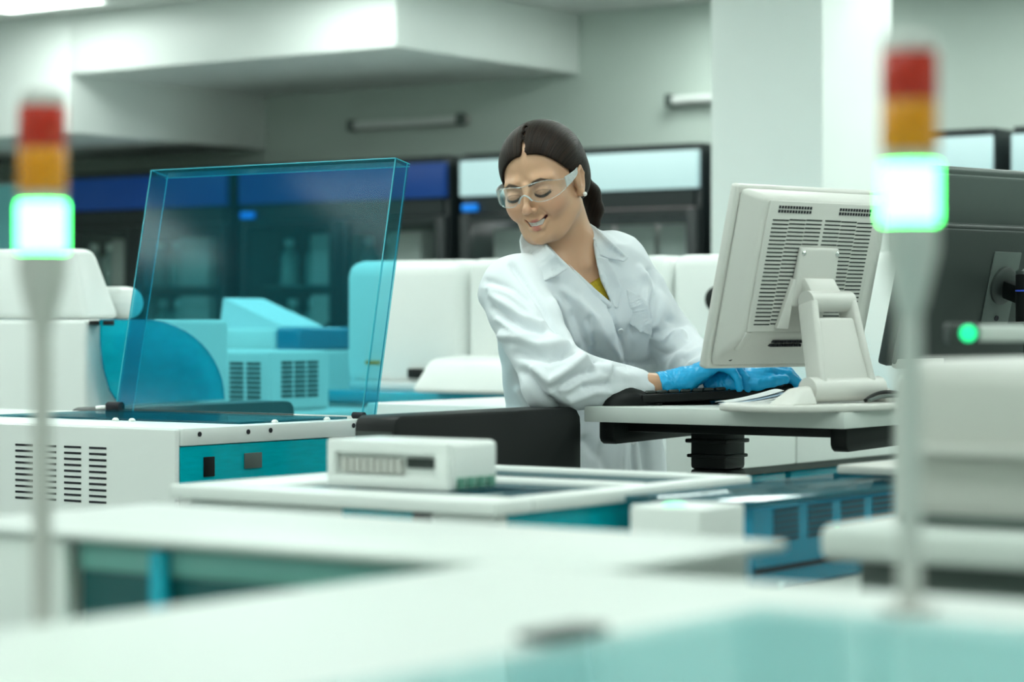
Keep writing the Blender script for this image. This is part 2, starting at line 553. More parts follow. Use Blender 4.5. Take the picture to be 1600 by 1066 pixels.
# ------------------------------------------------------------------ left white machine with the quarter-round cyan shield
m3 = thing('tall_analyser', 'tall white stepped machine at the left edge with a quarter-round cyan shield', 'analyser', (-4.4, 4.1, 0))
MB().box(-5.2, 3.843, 0, -3.912, 4.32, 1.258, .012, seg=3).build('lower_housing', M['white'], m3)
MB().hexa([(-5.1, 3.88, 1.259), (-5.1, 3.90, 1.432), (-5.1, 4.0, 1.259), (-5.1, 3.98, 1.432), (-3.95, 3.88, 1.259), (-4.015, 3.90, 1.420), (-3.95, 4.0, 1.259), (-4.015, 3.98, 1.42)], .02, seg=3).build('upper_hood', M['white'], m3)
MB().box(-4.20, 4.005, 1.2585, -3.96, 4.10, 1.335, .04, seg=5).build('rear_hood', M['white'], m3)
fan = [(3.845, 1.257), (3.975, 1.257)]
for k in range(1, 13):
    t = k / 12 * math.pi / 2
    fan.append((3.975 + .275 * math.sin(t), 1.07 + .187 * math.cos(t)))
fan += [(3.905, 1.066), (3.875, 1.10), (3.855, 1.15), (3.846, 1.20)]
sh = MB().prism(fan, -3.870, -3.864, 'x').build('shield', M['shield'], m3)
eg = MB()
eg.tube([(-3.867, y, z) for y, z in fan[1:14]], .0022, 6)
eg.tube([(-3.867, y, z) for y, z in [fan[14], fan[15], fan[16], fan[17], fan[0], fan[1]]], .0018, 6)
eg.build('shield_edge', M['cyan_deep'], sh)
MB().box(-3.909, 3.85, 1.245, -3.862, 3.885, 1.256, .002).build('clip', M['black'], sh)
for i, (y0, z0, y1, z1, m) in enumerate(((3.90, 1.18, 3.98, 1.225, 'white'), (3.93, 1.075, 4.22, 1.11, 'white'), (3.93, 1.118, 4.20, 1.145, 'white_sheet'), (4.02, 1.152, 4.18, 1.175, 'white'), (3.90, 1.15, 3.925, 1.172, 'slate'))):
    MB().box(-3.911, y0, z0, -3.885, y1, z1, .003).build('sample_tray', M[m], m3)

# ------------------------------------------------------------------ vented analyser with the raised cyan lid
AX0, AX1, AY0, AY1, AZ = -3.8, -2.741, 2.897, 3.372, 1.0775
an = thing('analyser', 'white analyser with vent slots and a raised cyan acrylic lid', 'analyser', (-3.2, 3.1, 0))
mb = MB()
mb.box(AX0, AY0 + .012, 0, AX1, AY1, .985)
mb.box(AX0, AY0, 0, AX1 - .002, AY0 + .012, AZ - .002, .003)
mb.box(AX0, AY1 - .085, .985, AX1, AY1, 1.047)
mb.box(AX0, AY0 + .012, .985, -3.0, AY1 - .085, 1.047)
mb.build('housing', M['white_sheet'], an)
MB().box(AX0, AY0 + .0125, 1.0475, AX1 + .002, AY1, AZ, .004).build('top_cover', M['white'], an)
wn = MB().box(AX1 - .004, AY0 + .0125, .986, AX1, AY1 - .086, 1.0465)
wn.build('side_window', M['window'], an)
MB().box(AX1 + .0003, 2.962, .995, AX1 + .003, 2.988, 1.028, .001).build('inner_bracket', M['black'], an)
MB().box(AX1 + .0003, 3.062, 1.004, AX1 + .004, 3.105, 1.030, .001).build('inner_pump', M['slate'], an)
MB().box(-2.95, 2.94, .9855, -2.80, 3.27, .995, .002).build('inner_tray', M['white'], an)
for c in range(4):
    mb = MB()
    x = -2.939 - c * .0595
    for r in range(10):
        z = .9495 + r * .0101
        mb.box(x, AY0 - .0012, z - .0018, x + .051 * (.78 if c < 3 else .83), AY0 + .002, z + .0018)
    mb.build('vent_slots', M['dark'], an)
for y, z in ((2.951, 1.0665), (3.071, 1.066), (3.128, 1.0665), (3.352, 1.067)):
    MB().cyl((AX1 + .0005, y, z), (AX1 + .0035, y, z), .0042, 16).build('screw', M['dark'], an)
MB().box(-3.36, 3.08, AZ + .0005, -2.765, 3.366, AZ + .004).build('glass_top', M['smoke'], an)
for x, y in ((-2.757, 3.16), (-2.757, 3.30), (-3.0, 3.06), (-3.04, 3.06)):
    MB().lathe([(.006, 0), (.006, .003), (.003, .006)], (x, y, AZ), n=14).build('dome_foot', M['white'], an)
# lid: a shallow acrylic tray standing on its hinge edge, leaning back
up = Vector((0, .205, .979)).normalized()
nn = Vector((0, up.z, -up.y))
ML = Matrix(((1, up.x, nn.x, -3.355), (0, up.y, nn.y, 3.378), (0, up.z, nn.z, 1.084), (0, 0, 0, 1)))
LW, LH, LDp, TK = .614, .478, .042, .005
mb = MB(ML)
mb.box(0, 0, 0, LW, LH, TK)
mb.box(0, 0, TK, TK, LH, LDp)
mb.box(LW - TK, 0, TK, LW, LH, LDp)
mb.box(TK, LH - TK, TK, LW - TK, LH, LDp)
lid = mb.build('lid', M['lid'], an)
mb = MB(ML)
e = .0016
for (x0, y0, z0, x1, y1, z1) in ((0, 0, 0, 0, LH, 0), (LW, 0, 0, LW, LH, 0), (0, LH, 0, LW, LH, 0), (TK, 0, LDp, TK, LH, LDp), (LW - TK, 0, LDp, LW - TK, LH, LDp), (0, LH - TK, LDp, LW, LH - TK, LDp),
                                 (0, LH, 0, 0, LH, LDp), (LW, LH, 0, LW, LH, LDp)):
    mb.box(min(x0, x1) - e / 2, min(y0, y1) - e / 2, min(z0, z1) - e / 2, max(x0, x1) + e / 2, max(y0, y1) + e / 2, max(z0, z1) + e / 2)
mb.build('lid_edge_glow', M['edge'], lid)  # thin bright strips stand in for light caught in the lid's edges
mb = MB()
mb.cyl((-3.375, 3.378, 1.088), (-3.34, 3.378, 1.088), .009, 18)
mb.build('hinge_knob', M['dark'], an)
MB().cyl((-3.40, 3.37, 1.085), (-3.376, 3.377, 1.087), .0035, 12).build('hinge_pin', M['chrome'], an)
MB().cyl((-2.76, 3.378, 1.084), (-2.735, 3.378, 1.084), .006, 18).build('hinge_knob', M['dark'], an)

# module with a black side panel behind it, and the black partition unit beside the desk
bmod = thing('sample_module', 'low module with a black side panel seen through the bottom of the raised lid', 'laboratory module', (-3.07, 3.68, 0))
MB().box(-3.40, 3.40, 0, -2.85, 3.90, .99, .004).build('body', M['white'], bmod)
prof = [(3.385, .5), (3.385, 1.070), (3.393, 1.080), (3.405, 1.083), (3.945, 1.083), (3.958, 1.080), (3.966, 1.07), (3.968, 1.055), (3.968, .5)]
MB().prism(prof, -3.49, -3.405, 'x', bev=.004).build('side_panel', M['charcoal'], bmod)
MB().box(-3.40, 3.387, .991, -2.85, 3.40, 1.045, .002).build('front_rail', M['satin'], bmod)
bu = thing('black_unit', 'tall narrow black unit hiding the left side of the white coat', 'laboratory module', (-2.305, 3.12, 0))
prof = [(2.872, .03), (2.872, 1.095), (2.877, 1.104), (2.888, 1.109), (3.352, 1.109), (3.367, 1.105), (3.377, 1.093), (3.379, 1.078), (3.379, .03)]
MB().prism(prof, -2.345, -2.267, 'x', bev=.004).build('shell', M['satin'], bu)
MB().box(-2.34, 2.8705, .2, -2.272, 2.8719, 1.085, .0005).build('end_plate', M['charcoal'], bu)
MB().box(-2.36, 2.90, 0, -2.268, 3.36, .0295, .002).build('plinth', M['black'], bu)

# ------------------------------------------------------------------ white machine behind the desk
m6 = thing('floor_analyser', 'white cabinet analyser with cyan windows behind the small desk', 'analyser', (-2.9, 4.6, 0))
mb = MB()
mb.box(-3.25, 4.02, .95, -2.497, 4.543, 1.08, .005)
mb.box(-3.25, 4.549, .95, -2.497, 5.12, 1.08, .005)
mb.build('upper_doors', M['white'], m6)
MB().box(-3.25, 4.03, 0, -2.55, 5.11, .948, .004).build('base_cabinet', M['white_sheet'], m6)
MB().box(-2.549, 4.03, .936, -2.50, 5.11, .949).build('shadow_gap', M['charcoal'], m6)
for y0, y1 in ((4.06, 4.32), (4.335, 4.55), (4.57, 5.09)):
    MB().box(-2.549, y0, .85, -2.525, y1, .933, .006).build('cyan_window', M['cyan'], m6)

# ------------------------------------------------------------------ small desk
DX0, DX1, DY0, DY1, DZ = -2.265, -1.775, 3.384, 3.96, 1.11
dk = thing('desk', 'small pale grey workstation desk on a black arm in front of the woman', 'desk', (-2.12, 3.62, 0))
MB().box(DX0, DY0, DZ - .026, DX1, DY1, DZ, .0015).build('desk_top', M['lightgrey'], dk)
for x0 in (-2.262, -1.822):
    prof = [(3.425, DZ - .0265), (3.425, DZ - .054), (3.429, DZ - .061), (3.436, DZ - .065), (3.90, DZ - .056), (3.90, DZ - .0265)]
    MB().prism(prof, x0, x0 + .03, 'x', bev=.003).build('rail', M['black'], dk)
mb = MB()
mb.box(-2.158, 3.55, 1.0, -2.088, 3.62, DZ - .0265, .006)
mb.box(-2.165, 3.545, 1.045, -2.083, 3.625, 1.052, .002)
mb.box(-2.163, 3.547, 1.02, -2.085, 3.623, 1.026, .002)
mb.hexa([(-2.158, 3.55, .80), (-2.158, 3.55, 1.0), (-2.158, 3.62, .80), (-2.158, 3.62, 1.0), (-2.03, 3.55, .80), (-2.088, 3.55, 1.0), (-2.03, 3.62, .80), (-2.088, 3.62, 1.0)], .005)
mb.box(-2.15, 3.55, .04, -2.05, 3.62, .80, .006)
mb.build('support_arm', M['black'], dk)
MB().box(-2.26, 3.47, 0, -1.95, 3.72, .04, .01).build('foot_plate', M['black'], dk)
MB().box(-2.234, 3.47, DZ - .045, -1.824, 3.50, DZ - .0265, .003).build('cross_bar', M['black'], dk)


def frame_cam(c, x, y, z):
    """matrix whose columns are camera-aligned directions turned into world"""
    R = Matrix.Rotation(YAW, 3, 'Z')
    cols = [R @ Vector(a) for a in (x, y, z)]
    o = L(*c)
    m = Matrix.Identity(4)
    for i in range(3):
        for j in range(3):
            m[j][i] = cols[i][j]
        m[i][3] = o[i]
    return m


# ivory monitor, its back towards us
WD = Vector((.757, .653, 0)).normalized()
NB = Vector((.653, -.757, 0)).normalized()
tl = math.radians(14.0)
UPm = Vector((0, 0, 1)) * math.cos(tl) + NB * math.sin(tl)
NBm = NB * math.cos(tl) - Vector((0, 0, 1)) * math.sin(tl)
MC = (.485, 3.985, 1.320)
MM = frame_cam(MC, WD, UPm, NBm)       # local: x along the width, y up, z out of the back
mon = thing('monitor', 'ivory monitor seen from behind on the small desk', 'monitor', L(.481, 3.896, DZ + .0005))
W2, H2 = .187, .152
mb = MB(MM)
mb.box(-W2, -H2, -.03, W2, H2, -.012, .005, seg=3)
mb.build('bezel', M['beige'], mon)
MB(MM).box(-W2 + .018, -H2 + .02, -.0312, W2 - .018, H2 - .02, -.0302).build('screen', M['black'], mon)
# tapered shell: rim -> raised centre
PX0, PX1, PY0, PY1 = -.158, .105, -.078, H2 - .0145
P = [(-W2 + .003, -H2 + .003, -.012), (PX0 - .005, PY0 - .010, .033), (-W2 + .003, H2 - .003, -.012), (PX0 - .005, PY1 + .005, .033),
     (W2 - .003, -H2 + .003, -.012), (PX1 + .006, PY0 - .010, .033), (W2 - .003, H2 - .003, -.012), (PX1 + .006, PY1 + .005, .033)]
MB(MM).hexa(P, .010, seg=4).build('back_shell', M['beige'], mon)
mb = MB(MM)
mb.box(PX0, PY0, .0325, PX1, PY1, .037, .003)
for xa, xb in ((PX0, PX0 + .012), (PX1 - .012, PX1)):
    mb.hexa([(xa, PY0 - .035, .006), (xa, PY0 - .035, .0205), (xa, PY0 - .001, .020), (xa, PY0 - .001, .037), (xb, PY0 - .035, .006), (xb, PY0 - .035, .0205), (xb, PY0 - .001, .020), (xb, PY0 - .001, .037)], .001)
mb.build('vent_panel', M['beige'], mon)
CXm = -.0265
mb = MB(MM)
for r in range(27):
    y = .108 - r * .0066
    for sgn in (-1, 1):
        xi = .004 if r < 7 else (.046 if sgn < 0 else .041)
        n = 2 if r >= 7 else 3
        xe = .122
        for k in range(n):
            a = xi + (xe - xi) * k / n
            b = xi + (xe - xi) * (k + .95) / n
            ca = y - .25 * (a ** 2)
            x0, x1 = sorted((CXm + sgn * a, CXm + sgn * b))
            mb.box(x0, ca - .0011, .0365, x1, ca + .0011, .0376)
mb.build('vent_slots', M['vent'], mon)
for sgn in (-1, 1):
    mb = MB(MM)
    for r in range(2):
        for k in range(12):
            x = CXm + sgn * (.036 + k * .0066)
            mb.box(x - .0022, .1185 + r * .0068, .0365, x + .0022, .1232 + r * .0068, .0378)
    mb.build('top_grille', M['dark'], mon)
mb = MB(MM)
for r in range(2):
    for k in range(13):
        x = -.085 + k * .0058
        mb.box(x - .0016, -.098 - r * .0075, .022 - r * .0045, x + .0016, -.0935 - r * .0075, .0320 - r * .0050)
mb.build('lower_grille', M['dark'], mon)
mp = MB(MM)
mp.hexa([(-.080, -.033, .0375), (-.080, -.033, .052), (-.076, .064, .0375), (-.076, .064, .046), (.018, -.033, .0375), (.018, -.033, .052), (.016, .064, .0375), (.016, .064, .046)], .004, seg=3)
mp.hexa([(-.098, -.070, .0375), (-.098, -.070, .044), (-.080, .012, .0375), (-.080, .012, .045), (-.078, -.070, .0375), (-.078, -.070, .050), (-.079, .012, .0375), (-.079, .012, .048)], .003)
mpo = mp.build('mount_plate', M['beige'], mon)
for x in (-.070, .010):
    MB(MM).lathe([(.0045, 0), (.0045, .001), (.0028, .003)], (x, .055, .046), (0, 0, 1), 14).build('screw', M['chrome'], mpo)
mb = MB(MM)
mb.lathe([(.004, 0), (.004, .0012)], (-.145, -.132, -.002), Vector((-.2, 0, 1)), 14)
mb.build('lock_hole', M['dark'], mon)
mb = MB(MM)
Z0 = .0062
for a in ((-.172, -.02, -.171, .058), (-.140, -.02, -.139, .058)):
    pass
# stand: hinge, broad arm, base with a lip (base frame: x width, y away from the screen, z up)
BM_ = frame_cam((.481, 3.896, DZ), WD, NB, Vector((0, 0, 1)))
hinge = MM @ Vector((-.022, -.018, .073))
lo = BM_ @ Vector((.028, .045, .034))
Wv = (MM.to_3x3() @ Vector((1, 0, 0))).normalized()
mb = MB()
mb.cyl(hinge - Wv * .052, hinge + Wv * .052, .017, 24)
MB_ = mb.build('hinge', M['beige'], mon)
nb = MB()
k1 = MM @ Vector((-.03, .012, .047))
for a, b in ((k1, hinge),):
    d = (b - a).normalized()
    nrm = Wv.cross(d).normalized()
    pts = []
    for s in (-1, 1):
        for q in (a, b):
            for h in (-.008, .011):
                pts.append(q + Wv * s * .036 + nrm * h)
    nb.hexa([pts[0], pts[1], pts[2], pts[3], pts[4], pts[5], pts[6], pts[7]], .004)
nb.build('neck_plate', M['beige'], mon)
nb = MB()
d = (lo - hinge).normalized()
nrm = Wv.cross(d).normalized()
for (wa, wb, s0, s1, ha, hb) in ((-.054, -.066, -.040, -.052, -.018, .020), (.040, .052, .054, .066, -.018, .020), (-.043, -.056, .043, .056, -.013, .013)):
    st = hinge + d * (0.0 if ha == -.018 else .03)
    pts = []
    for (w0, w1) in ((wa, wb), (s0, s1)):
        for q, ww in ((st, w0), (lo, w1)):
            for h in (ha, hb):
                pts.append(q + Wv * ww + nrm * h)
    nb.hexa(pts, .006, seg=3)
nb.build('stand_arm', M['beige'], mon)
mb = MB()
mb.cyl(lo - Wv * .085, lo + Wv * .085, .020, 24)
mb.build('base_hinge', M['beige'], mon)
mb = MB(BM_)
pr_ = []
for k in range(48):
    t = 2 * math.pi * k / 48
    c, s = math.cos(t), math.sin(t)
    pr_.append((.162 * math.copysign(abs(c) ** .75, c), .105 * math.copysign(abs(s) ** .75, s)))
mb.prism(pr_, .0005, .012, 'z', bev=.004, seg=3)
mb.hexa([(-.125, .015, .010), (-.090, .03, .036), (-.125, .075, .010), (-.088, .06, .040), (-.060, .010, .010), (-.062, .03, .038), (-.060, .075, .010), (-.060, .06, .042)], .008, seg=3)
mb.hexa([(.105, .015, .010), (.108, .03, .038), (.105, .075, .010), (.108, .06, .042), (.150, .025, .010), (.128, .03, .030), (.150, .065, .010), (.128, .06, .034)], .006, seg=3)
mb.build('stand_base', M['beige'], mon)
# cables lying on the base
for i, (dy, m, lb) in enumerate(((0, 'black', 'black cable curled on the monitor base nearest the arm'), (.014, 'slate', 'dark grey cable lying behind the black one on the monitor base'))):
    pts = [BM_ @ Vector((.035 + .14 * t, .085 + dy * .6 - .02 * math.sin(t * 3) + .01 * t, .0165 + .012 * math.sin(t * math.pi) * (1 - .5 * i))) for t in np.linspace(0, 1, 14)]
    solo('cable', MB().tube(pts, .003, 8), M[m], lb, 'cable', pts[0])

# keyboard, propped towards the right
kd = Vector((.93, .367, .035)).normalized()
kb_ = Vector((-.367, .93, -.10)).normalized()
kz = kd.cross(kb_).normalized()
MK = frame_cam((.2205, 4.085, DZ + .0135), kd, kb_, kz)
kb = thing('keyboard', 'black computer keyboard under the woman\'s gloved hands', 'keyboard', L(.38, 4.2, DZ))
MB(MK).box(0, 0, -.009, .40, .15, .006, .004).build('case', M['black'], kb)
mb = MB(MK)
for r in range(6):
    nk = 17
    for k in range(nk):
        x = .012 + k * .0222
        mb.box(x, .010 + r * .0225, .0055, x + .0185, .029 + r * .0225, .0125, .0022, seg=1)
mb.build('keys', M['charcoal'], kb)
for xx in (.03, .36):
    a = MK @ Vector((xx, .01, -.0085))
    h = a.z - DZ
    if h > .004:
        MB().box(a.x - .008, a.y - .004, DZ + .0003, a.x + .008, a.y + .008, a.z, .001).build('foot', M['black'], kb)
# mouse
t = thing('mouse', 'black computer mouse at the left corner of the desk', 'mouse', L(.199, 4.10, DZ))
MO = frame_cam((.199, 4.108, DZ + .0005), Vector((.90, .43, 0)).normalized(), Vector((-.43, .90, 0)).normalized(), Vector((0, 0, 1)))
rows = []
for i in range(13):
    th = i / 12 * math.pi
    row = []
    for j in range(20):
        ph = 2 * math.pi * j / 20
        c = math.cos(th)
        rr = math.sin(th) ** .7 if 0 < i < 12 else 0
        z = rr * math.cos(ph)
        y = rr * math.sin(ph) * .031
        x = -.052 * math.copysign(abs(c) ** .9, c)
        prof = .034 * (1 - .45 * max(0, c * -1)) if z > 0 else .0
        row.append(MO @ Vector((x, y, max(0, z) * prof)))
    rows.append(row + [row[0]])
mm_ = MB()
mm_.grid(rows)
mm_.build('shell', M['black'], t)
MB(MO).tube([(.0 + .04 * q, .0, .0352 - .012 * q * q) for q in np.linspace(0, 1, 6)], .0022, 8).build('scroll_strip', M['slate'], t)
# papers between keyboard and monitor base
for i, (m, lb) in enumerate((('paper', 'white sheet on top of the papers propping the keyboard'), ('bluepaper', 'blue printed sheet between the two white papers'), ('paper', 'white sheet lying lowest on the monitor base'))):
    MP = frame_cam((.357 + .004 * i, 4.005 - .006 * i, DZ + .0075 - i * .0022), Vector((.9, .43, .09)).normalized(), Vector((-.43, .9, .0)).normalized(), Vector((0, 0, 1)))
    rows = [[MP @ Vector((.11 * a, .040 * b, .009 * a * a * (1 - .25 * i) + .002 * math.sin(3 * b))) for a in np.linspace(0, 1, 12)] for b in np.linspace(0, 1, 6)]
    solo('paper_sheet', MB().grid(rows, thick=.0008), M[m], lb, 'paper', rows[0][0])

# ------------------------------------------------------------------ dark monitors on the right
MD = frame_cam((.845, 4.28, 1.295), WD, UPm, NBm)
dm = thing('dark_monitor', 'black flat monitor with a round mount on its back at the right edge', 'monitor', L(.845, 4.28, 1.2))
MB(MD).box(-.235, -.125, -.03, .30, .128, -.006, .006, seg=3).build('bezel', M['charcoal'], dm)
MB(MD).box(-.229, -.12, -.006, .294, .122, .006, .006).build('back_cover', M['charcoal'], dm)
MB(MD).box(-.215, -.105, -.0312, .28, .108, -.0302).build('screen', M['black'], dm)
MB(MD).box(-.225, -.126, -.005, -.10, -.108, .008, .003).build('bottom_tab', M['grey'], dm)
mb = MB(MD)
mb.box(-.02, -.045, .006, .055, .085, .0095, .004)
vp = mb.build('mount_plate', M['slate'], dm)
mb = MB(MD)
mb.lathe([(.034, 0), (.034, .005), (.028, .009), (.020, .009)], (.018, .025, .0095), (0, 0, 1), 28)
mb.build('mount_ring', M['charcoal'], vp)
mb = MB(MD)
mb.lathe([(.005, 0), (.005, .002)], (.018, -.035, .0095), (0, 0, 1), 12)
mb.build('mount_hole', M['dark'], vp)
c0 = MD @ Vector((.018, .02, .0195))
pc = Vector(L(.905, 4.19, 1.29))
mb = MB()
dv = (pc - c0)
side = dv.cross(Vector((0, 0, 1))).normalized()
pts = []
for s in (-1, 1):
    for q in (c0, pc):
        for h in (-.016, .016):
            pts.append(q + side * .010 * s + Vector((0, 0, h)))
mb.hexa(pts, .003)
ma = mb.build('mount_arm', M['black'], dm)
pb = Vector((pc.x, pc.y, 0))
MB().cyl(pb, pb + Vector((0, 0, 1.262)), .019, 24).build('pole', M['satin'], ma)
MB().lathe([(.032, 1.252), (.032, 1.334)], pb, n=28).build('cylinder', M['black'], ma)
MB().lathe([(.0325, 1.3045), (.0325, 1.3075)], pb, n=28).build('blue_ring', M['bluering'], ma)
MB().lathe([(.032, 1.3345), (.032, 1.340), (.028, 1.3435)], pb, n=28).build('chrome_cap', M['chrome'], ma)
MB().lathe([(.14, 0), (.14, .02), (.10, .035), (.02, .04)], pb, n=28).build('foot_plate', M['satin'], ma)
MD2 = frame_cam((.905, 4.43, 1.40), WD, UPm, NBm)
dm2 = thing('dark_monitor', 'dark grey monitor top rising behind the black monitor with the round mount', 'monitor', L(.905, 4.43, 1.2))
MB(MD2).box(-.25, -.15, -.03, .30, .128, -.006, .006, seg=3).build('bezel', M['slate'], dm2)
MB(MD2).box(-.24, -.14, -.006, .29, .118, .008, .006).build('back_cover', M['slate'], dm2)
MB(MD2).box(-.235, -.13, -.0312, .285, .108, -.0302).build('screen', M['black'], dm2)
q = MD2 @ Vector((.03, -.05, -.005))
mb = MB()
mb.box(q.x - .03, q.y - .012, .75, q.x + .03, q.y + .012, q.z)
mb.build('stand', M['slate'], dm2)
sb = thing('side_bench', 'plain white side bench under the dark monitors, behind the right foreground device', 'bench', (q.x, q.y, 0))
MB().box(q.x - .25, q.y - .045, .0, q.x + .45, q.y + .35, .748, .005).build('bench_body', M['white'], sb)

# ------------------------------------------------------------------ middle machine with the open framed plate
PZ = 1.05
mm = thing('framed_analyser', 'white analyser with a framed glass plate on top carrying the small slotted device', 'analyser', (-1.83, 2.48, 0))
mb = MB()
mb.box(-2.07, 2.21, 0, -1.60, 2.75, .95, .006)
mb.box(-2.07, 2.21, .95, -1.825, 2.75, 1.031, .004)
mb.box(-1.69, 2.21, .95, -1.60, 2.235, 1.031, .002)
mb.box(-1.69, 2.50, .95, -1.60, 2.75, 1.031, .004)
mb.build('housing', M['white_sheet'], mm)
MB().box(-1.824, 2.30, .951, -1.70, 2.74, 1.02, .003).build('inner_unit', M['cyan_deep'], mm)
MB().box(-1.824, 2.212, .951, -1.72, 2.218, 1.03).build('front_window', M['window'], mm)
MB().box(-1.722, 2.213, .951, -1.692, 2.24, 1.03, .002).build('latch', M['black'], mm)
MB().box(-1.608, 2.237, .951, -1.602, 2.498, 1.03).build('side_window', M['window'], mm)
mb = MB()
B = .03
X0, X1, Y0, Y1 = -2.085, -1.585, 2.19, 2.765
mb.box(X0, Y0, PZ - .017, X1, Y0 + .075, PZ, .004)
mb.box(X0, Y1 - B, PZ - .017, X1, Y1, PZ, .004)
mb.box(X0, Y0 + .075, PZ - .017, X0 + .11, Y1 - B, PZ, .004)
mb.box(X1 - .035, Y0 + .075, PZ - .017, X1, Y1 - B, PZ, .004)
mb.box(X0 + .11, Y0 + .34, PZ - .017, X1 - .035, Y0 + .375, PZ, .004)
mb.build('top_frame', M['white'], mm)
for a, b in ((Y0 + .077, Y0 + .338), (Y0 + .377, Y1 - B - .002)):
    MB().box(X0 + .112, a, PZ - .012, X1 - .037, b, PZ - .006).build('glass_insert', M['smoke'], mm)
for x in (-2.04, -2.015, -1.66, -1.635):
    MB().lathe([(.005, 0), (.005, .003), (.003, .006)], (x, 2.2095, 1.015), (0, -1, 0), 12).build('stud', M['steel'], mm)

# small slotted device on the plate
sd = thing('slotted_device', 'small white device with a long slot lying on the framed plate', 'device', (-1.81, 2.325, PZ))
sx0, sx1, sy0, sy1, sz0, sz1 = -1.902, -1.717, 2.276, 2.378, PZ + .0005, PZ + .0585
mb = MB()
mb.box(sx0, sy0 + .012, sz0, sx1, sy1, sz1, .007, seg=3)
mb.box(sx0, sy0, sz0, sx1, sy0 + .013, sz0 + .016, .003)
mb.box(sx0, sy0, sz1 - .016, sx1, sy0 + .013, sz1, .003)
mb.box(sx0, sy0, sz0 + .01, sx0 + .012, sy0 + .013, sz1 - .01, .003)
mb.box(sx1 - .02, sy0, sz0 + .01, sx1, sy0 + .013, sz1 - .01, .003)
mb.build('case', M['white'], sd)
mb = MB()
for k in range(9):
    x = sx0 + .02 + k * .0105
    mb.box(x, sy0 + .004, sz0 + .019, x + .0075, sy0 + .0115, sz0 + .036)
mb.build('tube_row', M['grey'], sd)
mb = MB()
for k in range(5):
    x = sx0 + .118 + k * .0085
    mb.box(x, sy0 + .008, sz0 + .026, x + .006, sy0 + .0115, sz0 + .038)
mb.build('socket_row', M['charcoal'], sd)
mb = MB()
for k in range(4):
    y = sy0 + .018 + k * .02
    mb.box(sx1 - .001, y, sz0 + .002, sx1 + .004, y + .014, sz0 + .016, .001)
mb.build('connector_block', M['pcb'], sd)

# right module of the same line: cyan side with slots, smoked top
rm = thing('side_module', 'module with a slotted cyan side and smoked glass top right of the framed plate', 'laboratory module', (-1.47, 2.9, 0))
mb = MB()
mb.box(-1.572, 2.45, 0, -1.41, 3.35, .935, .005)
mb.box(-1.572, 2.45, .935, -1.44, 3.35, 1.034, .003)
mb.build('housing', M['white_sheet'], rm)
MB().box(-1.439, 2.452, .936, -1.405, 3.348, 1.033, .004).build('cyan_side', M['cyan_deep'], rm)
mb = MB()
for c in range(5):
    for r in range(6):
        y = 2.50 + c * .085
        mb.box(-1.4062, y, .992 + r * .0068, -1.4035, y + .06, .9955 + r * .0068)
mb.build('side_slots', M['dark'], rm)
MB().box(-1.4062, 2.455, .957, -1.4035, 3.3, .963).build('shadow_line', M['dark'], rm)
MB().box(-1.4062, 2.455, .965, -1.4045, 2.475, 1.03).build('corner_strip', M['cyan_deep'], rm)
MB().box(-1.575, 2.44, 1.0345, -1.40, 3.36, 1.043, .002).build('glass_top', M['smoke'], rm)
MB().box(-1.56, 2.95, 1.0435, -1.42, 3.35, 1.056, .004).build('top_plate', M['grey'], rm)
MB().lathe([(.004, 0), (.004, .003)], (-1.4035, 2.655, .998), (1, 0, 0), 12).build('indicator_light', M['led'], rm)
MB().lathe([(.02, 0), (.022, .008), (.012, .012)], (-1.425, 2.52, .9355), n=20).build('pale_knob', M['cyan_pale'], rm)

# white column with a green light
wc = thing('instrument_column', 'white square column with a small green light on top in front of the cyan module', 'device', (-1.336, 2.2, 0))
MB().box(-1.381, 2.149, 0, -1.293, 2.24, 1.058, .004, seg=3).build('housing', M['white'], wc)
MB().lathe([(.012, 0), (.012, .002), (.008, .004)], (-1.335, 2.165, 1.058), n=18).build('indicator_light', M['ledpale'], wc)

# right foreground device on a cart
fd = thing('foreground_device', 'blurred grey white device on a cart behind the right signal light', 'device', (-.75, 2.2, 0))
MB().box(-1.05, 1.95, 1.034, -.45, 2.42, 1.067, .010, seg=3).build('base_plate', M['lightgrey'], fd)
prof = [(2.0, 1.0675), (2.0, 1.20), (2.01, 1.213), (2.03, 1.217), (2.36, 1.217), (2.38, 1.205), (2.38, 1.0675)]
pts, fs = [], []
hx0, hx1 = -1.0, -.46
drop = .022
for x, k in ((hx0, 0), (hx0 + .02, 0.0), (hx1, 1)):
    for (y, z) in prof:
        dz = drop * k if z > 1.1 else 0
        pts.append((x, y, z - dz - (.006 if x == hx0 and z > 1.1 else 0)))
n = len(prof)
for s in range(2):
    for i in range(n):
        fs.append((s * n + i, s * n + (i + 1) % n, (s + 1) * n + (i + 1) % n, (s + 1) * n + i))
fs += [tuple(range(n)), tuple(range(2 * n, 3 * n))]
MB()._add(pts, fs, 0, .006, 3).build('housing', M['grey'], fd)
MB().box(-.985, 1.985, 1.13, -.47, 1.9995, 1.142, .003).build('seam_ridge', M['grey'], fd)
MB().box(-.99, 1.990, 1.0685, -.47, 1.9995, 1.078, .002).build('shadow_joint', M['slate'], fd)
mb = MB()
mb.box(-1.03, 1.99, .0, -.48, 2.38, 1.0335, .006)
mb.build('cart_body', M['slate'], fd)
MB().cyl((-.985, 2.03, .985), (-.985, 2.01, .985), .018, 18).build('caster_knob', M['grey'], fd)
c = KW(1508, 521, 2.62)
ib = thing('status_bar', 'light grey status bar with a green light in front of the dark monitors', 'device', (c.x, c.y, 1.0))
MI = frame_cam((.47, 2.62, 1.239), Vector((1, .1, 0)).normalized(), Vector((-.1, 1, 0)).normalized(), Vector((0, 0, 1)))
MB(MI).box(.035, -.01, -.009, .20, .012, .009, .004, seg=3).build('bar', M['lightgrey'], ib)
